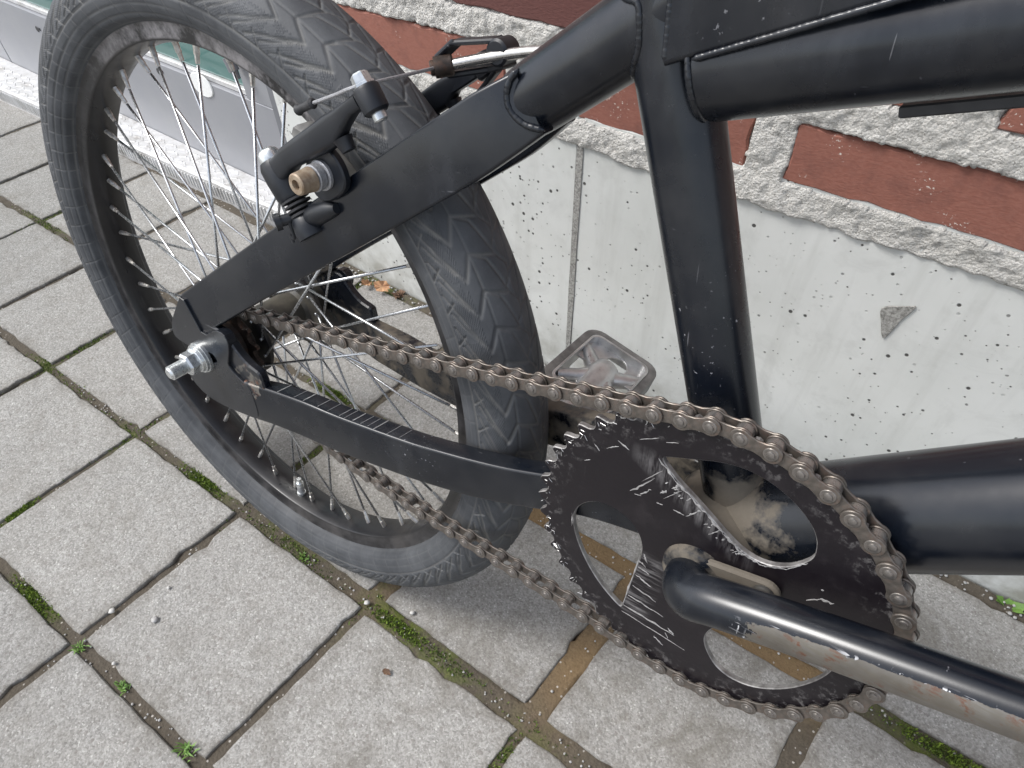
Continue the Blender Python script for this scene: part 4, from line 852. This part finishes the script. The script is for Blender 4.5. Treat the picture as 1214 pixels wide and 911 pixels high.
crank('crank_arm', [(0, .060, 0), (0, .082, 0), (-.0012, .090, -.0005), -cd * .0075 + (0, .0950, 0), -cd * .020 + (0, .0975, 0), -cd * .06 + (0, .099, 0), -cd * .105 + (0, .100, 0), -cd * .146 + (0, .1015, 0)], [.0110, .0110, .0112, .0108, .0098, .0093, .0100, .0120], 1)
m = MB(); m.lathe((0, -.0005, 0), (0, 1, 0), [(0, .0125), (.0015, .0150), (.0045, .0158), (.005, .0158)], 40); m.build('crank_collar', 'frame_paint', bike, attrs={'mud': [.55] * len(m.V), 'wear': [0.] * len(m.V)})
SH = []
for a in np.linspace(PI / 2 + .15, 3 * PI / 2 - .15, 14): SH.append((.0135 * math.cos(a), .0135 * math.sin(a)))
for a in np.linspace(-PI / 2 + .15, PI / 2 - .15, 12): SH.append((.0345 + .0068 * math.cos(a), .0012 + .0068 * math.sin(a)))
ta_ = th + .03; rt = np.array([[math.cos(ta_), -math.sin(ta_)], [math.sin(ta_), math.cos(ta_)]]); SH = np.array(SH) @ rt.T
plate('drive_shoulder', SH, (), .0004, .0044, 'frame_paint', bike, .0012, attrs={'mud': lambda v: .80, 'wear': lambda v: 0.})
pn = rt @ np.array([.0345, .0012]); m = MB(); m.lathe((pn[0], .0003, pn[1]), (0, -1, 0), [(0, .0052), (.0012, .0050), (.0022, .0040), (.0026, .002)], 24); m.build('drive_pin', 'muddy_black', bike)
m = MB(); m.lathe((-cd * .146 + (0, .1015, 0)), (0, 1, 0), [(-.012, .0118), (-.010, .0128), (.008, .0128), (.010, .0118)], 32); m.build('crank_eye', 'frame_paint', bike, attrs={'mud': [.6] * len(m.V), 'wear': [0.] * len(m.V)})
# ---- far pedal
ped = empty('pedal', bike); PC = -cd * .146 + np.array([0, .1015, 0]); u = norm([.95, 0, -.31]); vv_ = np.array([0, 1., 0]); nn_ = np.cross(u, vv_)
if nn_[2] < 0: nn_ = -nn_
def pp(a, b, c=0.): return PC + u * a + vv_ * b + nn_ * c
def rrect(hx, y0, y1, r, n_=6):
    P = []
    for cx_, cy_, a0 in ((hx - r, y1 - r, 0), (-hx + r, y1 - r, 90), (-hx + r, y0 + r, 180), (hx - r, y0 + r, 270)):
        for q_ in np.linspace(0, 90, n_): a = math.radians(a0 + q_); P.append((cx_ + r * math.cos(a), cy_ + r * math.sin(a)))
    return P
def flat_loft(outer, inner, z0, z1, m, bev=.0008):
    n_ = len(outer); o_, i_ = np.array(outer), np.array(inner); V_ = []
    lay = [(o_ * .985, z1), (o_, z1 - bev), (o_, z0 + bev), (o_ * .985, z0), (i_ * 1.015, z0), (i_, z0 + bev), (i_, z1 - bev), (i_ * 1.015, z1)]
    c0 = o_.mean(0)
    for L_, z in lay: V_ += [pp(*( (p_ - c0) + c0), z) for p_ in L_]
    F_ = []
    for k_ in range(8):
        for j in range(n_): a, b = k_ * n_ + j, k_ * n_ + (j + 1) % n_; c_, d_ = ((k_ + 1) % 8) * n_ + (j + 1) % n_, ((k_ + 1) % 8) * n_ + j; F_.append((a, b, c_, d_))
    m.add(V_, F_)
m = MB(); flat_loft(rrect(.0335, .020, .104, .013), rrect(.0268, .0265, .0975, .008), -.008, .008, m); m.build('cage', 'pedal_dark', ped)
m = MB(); flat_loft(rrect(.0268, .0265, .0975, .008), rrect(.0250, .0285, .0955, .007), -.0065, .0086, m, .0003); m.build('cage_lip', 'pedal_alloy', ped)
m = MB()
def blend(m, a, b, ra, rb): m.tube([pp(*a), pp(*((np.array(a) + b) / 2)), pp(*b)], [ra, (ra + rb) * .42, rb], 18)
cc = np.array([0, .062, .001])
m.tube([pp(0, .012), pp(0, .030), pp(0, .050), pp(0, .062), pp(0, .074), pp(0, .080)], [.0085, .0088, .0105, .013, .0115, .006], 28)
for e in ((-.0255, .040, 0), (.0255, .040, 0), (-.0255, .084, 0), (.0255, .084, 0)): blend(m, cc, e, .0098, .0052)
m.build('pedal_body', 'pedal_alloy', ped)
def holed(a0, a1, b0, b1, ha, hb, hr):
    c_ = [(a0, b0), (a1, b0), (a1, b1), (a0, b1)]; out = []
    for k_ in range(4):
        for t in np.linspace(0, 1, 6, endpoint=False): out.append(np.array(c_[k_]) * (1 - t) + np.array(c_[(k_ + 1) % 4]) * t)
    h = [(ha + hr * math.cos(a), hb + hr * 1.15 * math.sin(a)) for a in np.linspace(0, 2 * PI, 24, endpoint=False)]
    V_, F_, _ = plate_vf(np.array(out), [np.array(h)], -.001, .001, .0002); return [pp(v[0], v[2], v[1] + .001) for v in V_], F_
m = MB(); m.add(*holed(-.0252, .0252, .070, .0958, .003, .0835, .0092)); m.add(*holed(-.0252, .0252, .0285, .0480, -.013, .0385, .0060)); m.build('web', 'pedal_alloy', ped)
m = MB(); m.tube([pp(0, -.004), pp(0, .013)], .0062, 20); m.tube([pp(0, .0), pp(0, .004)], .0085, 6); m.build('spindle', 'muddy_black', ped)
# dark cable guide under the top tube
m = MB(); m.box((.060, .050, .2130), (.0385, .0030, .0020), X=(1, 0, .233), bev=.0006); m.build('cable_guide', 'black_rubber', bike)
m = MB(); m.tube([(-.058, .020, .0005), (-.056, .0195, -.0065)], [.0030, .0018], 12); m.build('stay_stud', 'black_rubber', bike)

# ---- rear rim brake
AP = norm([-.525, 0, .851]); AE = norm([.851, 0, .525]); P0 = np.array([-.2500, .0000, .1475])
def brake(side):
    g = empty('rim_brake', bike)
    def my(P): P = np.array(P, float).reshape(-1, 3); return P if side < 0 else P * (1, -1, 1) + (0, 2 * FY, 0)
    def B_(m, name, mat, smooth='auto'):
        V_ = my(m.V); F_ = m.F if side < 0 else [f[::-1] for f in m.F]; return mk(name, V_, F_, mat, g, smooth, True, None, m.M)
    L = lambda e, y, p: P0 + AE * e + np.array([0, y, 0]) + AP * p
    # arm: lofted bar with changing section (station along arm, y, p, half height along p, half width y)
    m = MB(); rings = []
    for e, y, p, hp, hy in ((-.006, .0, .001, .0065, .0060), (.004, .0, .002, .0080, .0070), (.018, -.001, .0035, .0070, .0062), (.032, -.001, .0025, .0075, .0058), (.046, -.0005, .0010, .0085, .0055), (.058, .0, .0005, .0088, .0050), (.066, .0, .0018, .0058, .0046), (.076, .0, .0028, .0040, .0043), (.084, .0, .0024, .0044, .0045)):
        ring = []
        for a in np.linspace(0, 2 * PI, 20, endpoint=False):
            c_, s_ = math.cos(a), math.sin(a); pw = .55; ring.append(L(e, y + .88 * hy * abs(c_) ** pw * np.sign(c_), p + .84 * hp * abs(s_) ** pw * np.sign(s_)))
        rings.append(np.array(ring))
    m.loft(rings); m.lathe(L(.0895, 0, -.0060), AP, [(0, .0048), (.0012, .0060), (.0105, .0062), (.0118, .0054)], 24)
    m.lathe(L(.060, 0, -.011), AP, [(0, .0035), (.004, .0042), (.006, .0050)], 14); B_(m, 'brake_arm', 'brake_black')
    m = MB(); m.lathe(L(0, 0, -.013), AP, [(0, .0070), (.002, .0082), (.012, .0085), (.0185, .0082), (.0215, .0068), (.0218, .0062)], 30); B_(m, 'pivot_housing', 'brake_black')
    m = MB(); m.lathe(L(0, 0, .0084), AP, [(0, .0062), (.0030, .0062), (.0052, .0052), (.0066, .0030), (.0069, .0005)], 28); B_(m, 'pivot_bolt', 'zinc')
    m = MB()
    for k_ in range(5): m.lathe(L(.001, 0, -.0145 - k_ * .0026), AP, [(0, .0060), (.0003, .0078 - k_ * .0003), (.0014, .0078 - k_ * .0003), (.0018, .0060)], 24)
    B_(m, 'spring_coil', 'black_rubber')
    m = MB(); m.lathe(L(.000, 0, -.034), AP, [(0, .0085), (.004, .0088), (.010, .0076), (.012, .006)], 24); m.tube([L(.000, .001, -.0275), L(.003, .001, -.0262), L(.012, .001, -.0262), L(.022, .001, -.0275), L(.028, .001, -.0290)], [.0040, .0060, .0058, .0046, .0025], 20); B_(m, 'brake_boss', 'brake_black')
    m = MB(); s0 = L(-.006, -.0068, -.0205); sd = norm(np.array([-.45, -.80, -.12])); m.tube([s0 - sd * .005, s0 + sd * .003], .0030, 16); m.tube([s0 + sd * .003, s0 + sd * .0060, s0 + sd * .0062], [.0046, .0046, .0040], 12); B_(m, 'spring_screw', 'brake_black')
    m = MB(); m.box(s0 + sd * .0063, (.0030, .0005, .0002), X=np.cross(sd, AP), Y=AP, bev=.0001); m.box(s0 + sd * .0063, (.0030, .0005, .00025), X=AP, Y=np.cross(sd, AP), bev=.0001); B_(m, 'screw_slot', 'cable_steel')
    m = MB(); m.tube(spline([s0 + AE * .002, s0 + AE * -.002 + AP * -.010, s0 + AE * -.004 - AP * .008, s0 - AE * .005 - AP * .012], 8), .0009, 8); B_(m, 'spring_wire', 'black_rubber')
    # pad: holder plate, washer, rusty bolt, shoe at the rim
    pc = np.array([-.2150, -.0040, .1545])
    m = MB(); m.lathe(pc + (0, .0035, 0), (0, -1, 0), [(0, .0076), (.0016, .0076), (.0020, .0070)], 30); m.lathe(pc + (0, .0006, 0), (0, -1, 0), [(0, .0066), (.0036, .0067), (.0040, .0060)], 30); B_(m, 'pad_washer', 'cable_steel')
    m = MB(); m.lathe(pc + (0, -.0041, 0), (0, -1, 0), [(0, .0062), (.003, .0058), (.0088, .0054), (.0094, .0047), (.0094, .0025), (.0070, .0024)], 28); B_(m, 'pad_bolt', 'rusty_bolt')
    m = MB(); O = [(-.014, -.012), (.010, -.013), (.0155, -.004), (.014, .008), (.006, .0125), (-.008, .0105), (-.015, .004)]; O = smooth_poly(np.array(O), 2); V_, F_, _ = plate_vf(O, (), 0, .0045, .0008)
    m.add([pc + AE * v[0] + AP * v[2] + np.array([0, .0036 + v[1], 0]) for v in V_], F_); B_(m, 'pad_bracket', 'brake_black')
    m = MB(); a0 = math.atan2(pc[2], pc[0] - HUB[0]); rings = []
    for k_, da in enumerate(np.linspace(-.17, .17, 15)):
        e_ = 1 - max(0, abs(da) / .17 - .85) * 3; a = a0 + da; cu = np.array([math.cos(a), 0, math.sin(a)]); c_ = HUB * (1, 0, 1) + cu * .2030
        rings.append(np.array([c_ + cu * .0060 * e_ * sx + np.array([0, yy, 0]) for sx, yy in ((-1, .0250), (-1, .0160), (-.7, .0135), (.7, .0135), (1, .0160), (1, .0250))]))
    m.loft(rings); B_(m, 'brake_shoe', 'pedal_dark')
    return g, L, B_
g, L, B_ = brake(-1)
hb = L(.0895, 0, .0058)
m = MB(); m.lathe(hb, AP, [(0, .0050), (.0012, .0050), (.0014, .0044), (.0022, .0044), (.0050, .0042), (.0058, .0032)], 6); B_(m, 'cable_bolt', 'zinc', False)
m = MB(); m.lathe(L(.0895, 0, -.0060), -AP, [(0, .0034), (.003, .0034), (.0036, .0026)], 12); B_(m, 'bolt_tip', 'zinc')
ca = np.array(hb) + AP * .0006; ce = np.array([-.1815, .0535, .1975]); cdv = norm(ca - ce)
end = np.array([-.2120, -.001, .1885])
m = MB(); m.tube(spline([ce, (ce + ca) / 2, ca + (0, .004, 0), ca + np.array([-.004, -.004, -.001]), (ca + end) / 2 + (0, -.002, 0), end], 8), .00085, 8); B_(m, 'brake_cable', 'cable_steel')
ed = norm(end - ca + np.array([0, .002, -.002])); m = MB(); m.tube([end - ed * .001, end, end + ed * .001, end + ed * .011, end + ed * .0125], [.0016, .0026, .0020, .0020, .0027], 14); B_(m, 'cable_end_cap', 'black_rubber')
gf, L2, B2 = brake(1)
m = MB(); nd_ = spline([(-.1815, .0535, .1975), (-.1760, .0570, .1985), (-.1560, .0620, .2028), (-.1330, .0640, .2068), (-.1130, .0600, .2085), (-.095, .052, .209), (-.080, .040, .214)], 8)
m.tube(nd_, .0026, 16); mk('noodle_tube', m.V, m.F, 'noodle_steel', gf, True, True)
m = MB(); d0 = norm(nd_[4] - nd_[0]); m.lathe(nd_[0] - d0 * .004, d0, [(0, .0030), (.0006, .0036), (.002, .0036), (.0022, .0050), (.0105, .0050), (.0115, .0042)], 20); mk('noodle_collar', m.V, m.F, 'greasy_steel', gf, 'auto', True)
# link bracket that hooks the noodle to the far arm
def bar3(m, P, hy, hz, up=(0, 1, 0)):
    for a, b in zip(P[:-1], P[1:]): a, b = np.array(a), np.array(b); m.box((a + b) / 2, (np.linalg.norm(b - a) / 2 + .001, hy, hz), X=b - a, Y=up, bev=.0008)
m = MB(); bar3(m, [(-.1840, .0590, .2010), (-.1760, .0620, .2078), (-.1560, .0670, .2095), (-.1500, .0680, .2060)], .0055, .0012, (0, 1, 0)); bar3(m, [(-.1800, .0620, .1930), (-.1600, .0690, .1965), (-.1500, .0680, .1990)], .0050, .0014, (0, 1, 0)); m.lathe((-.1520, .0610, .2050), (0, 1, 0), [(0, .0050), (.001, .0062), (.011, .0062), (.012, .0055)], 20); mk('noodle_link', m.V, m.F, 'brake_black', gf, 'auto', True, midx=m.M)
m = MB(); bar3(m, [(-.2020, .0800, .1790), (-.1780, .0800, .1925), (-.1620, .0800, .1985)], .0035, .0040); bar3(m, [(-.1930, .0790, .1700), (-.1780, .0790, .1800), (-.1640, .0780, .1935)], .0030, .0012); mk('far_arm_guard', m.V, m.F, 'brake_black', gf, 'auto', True, midx=m.M)
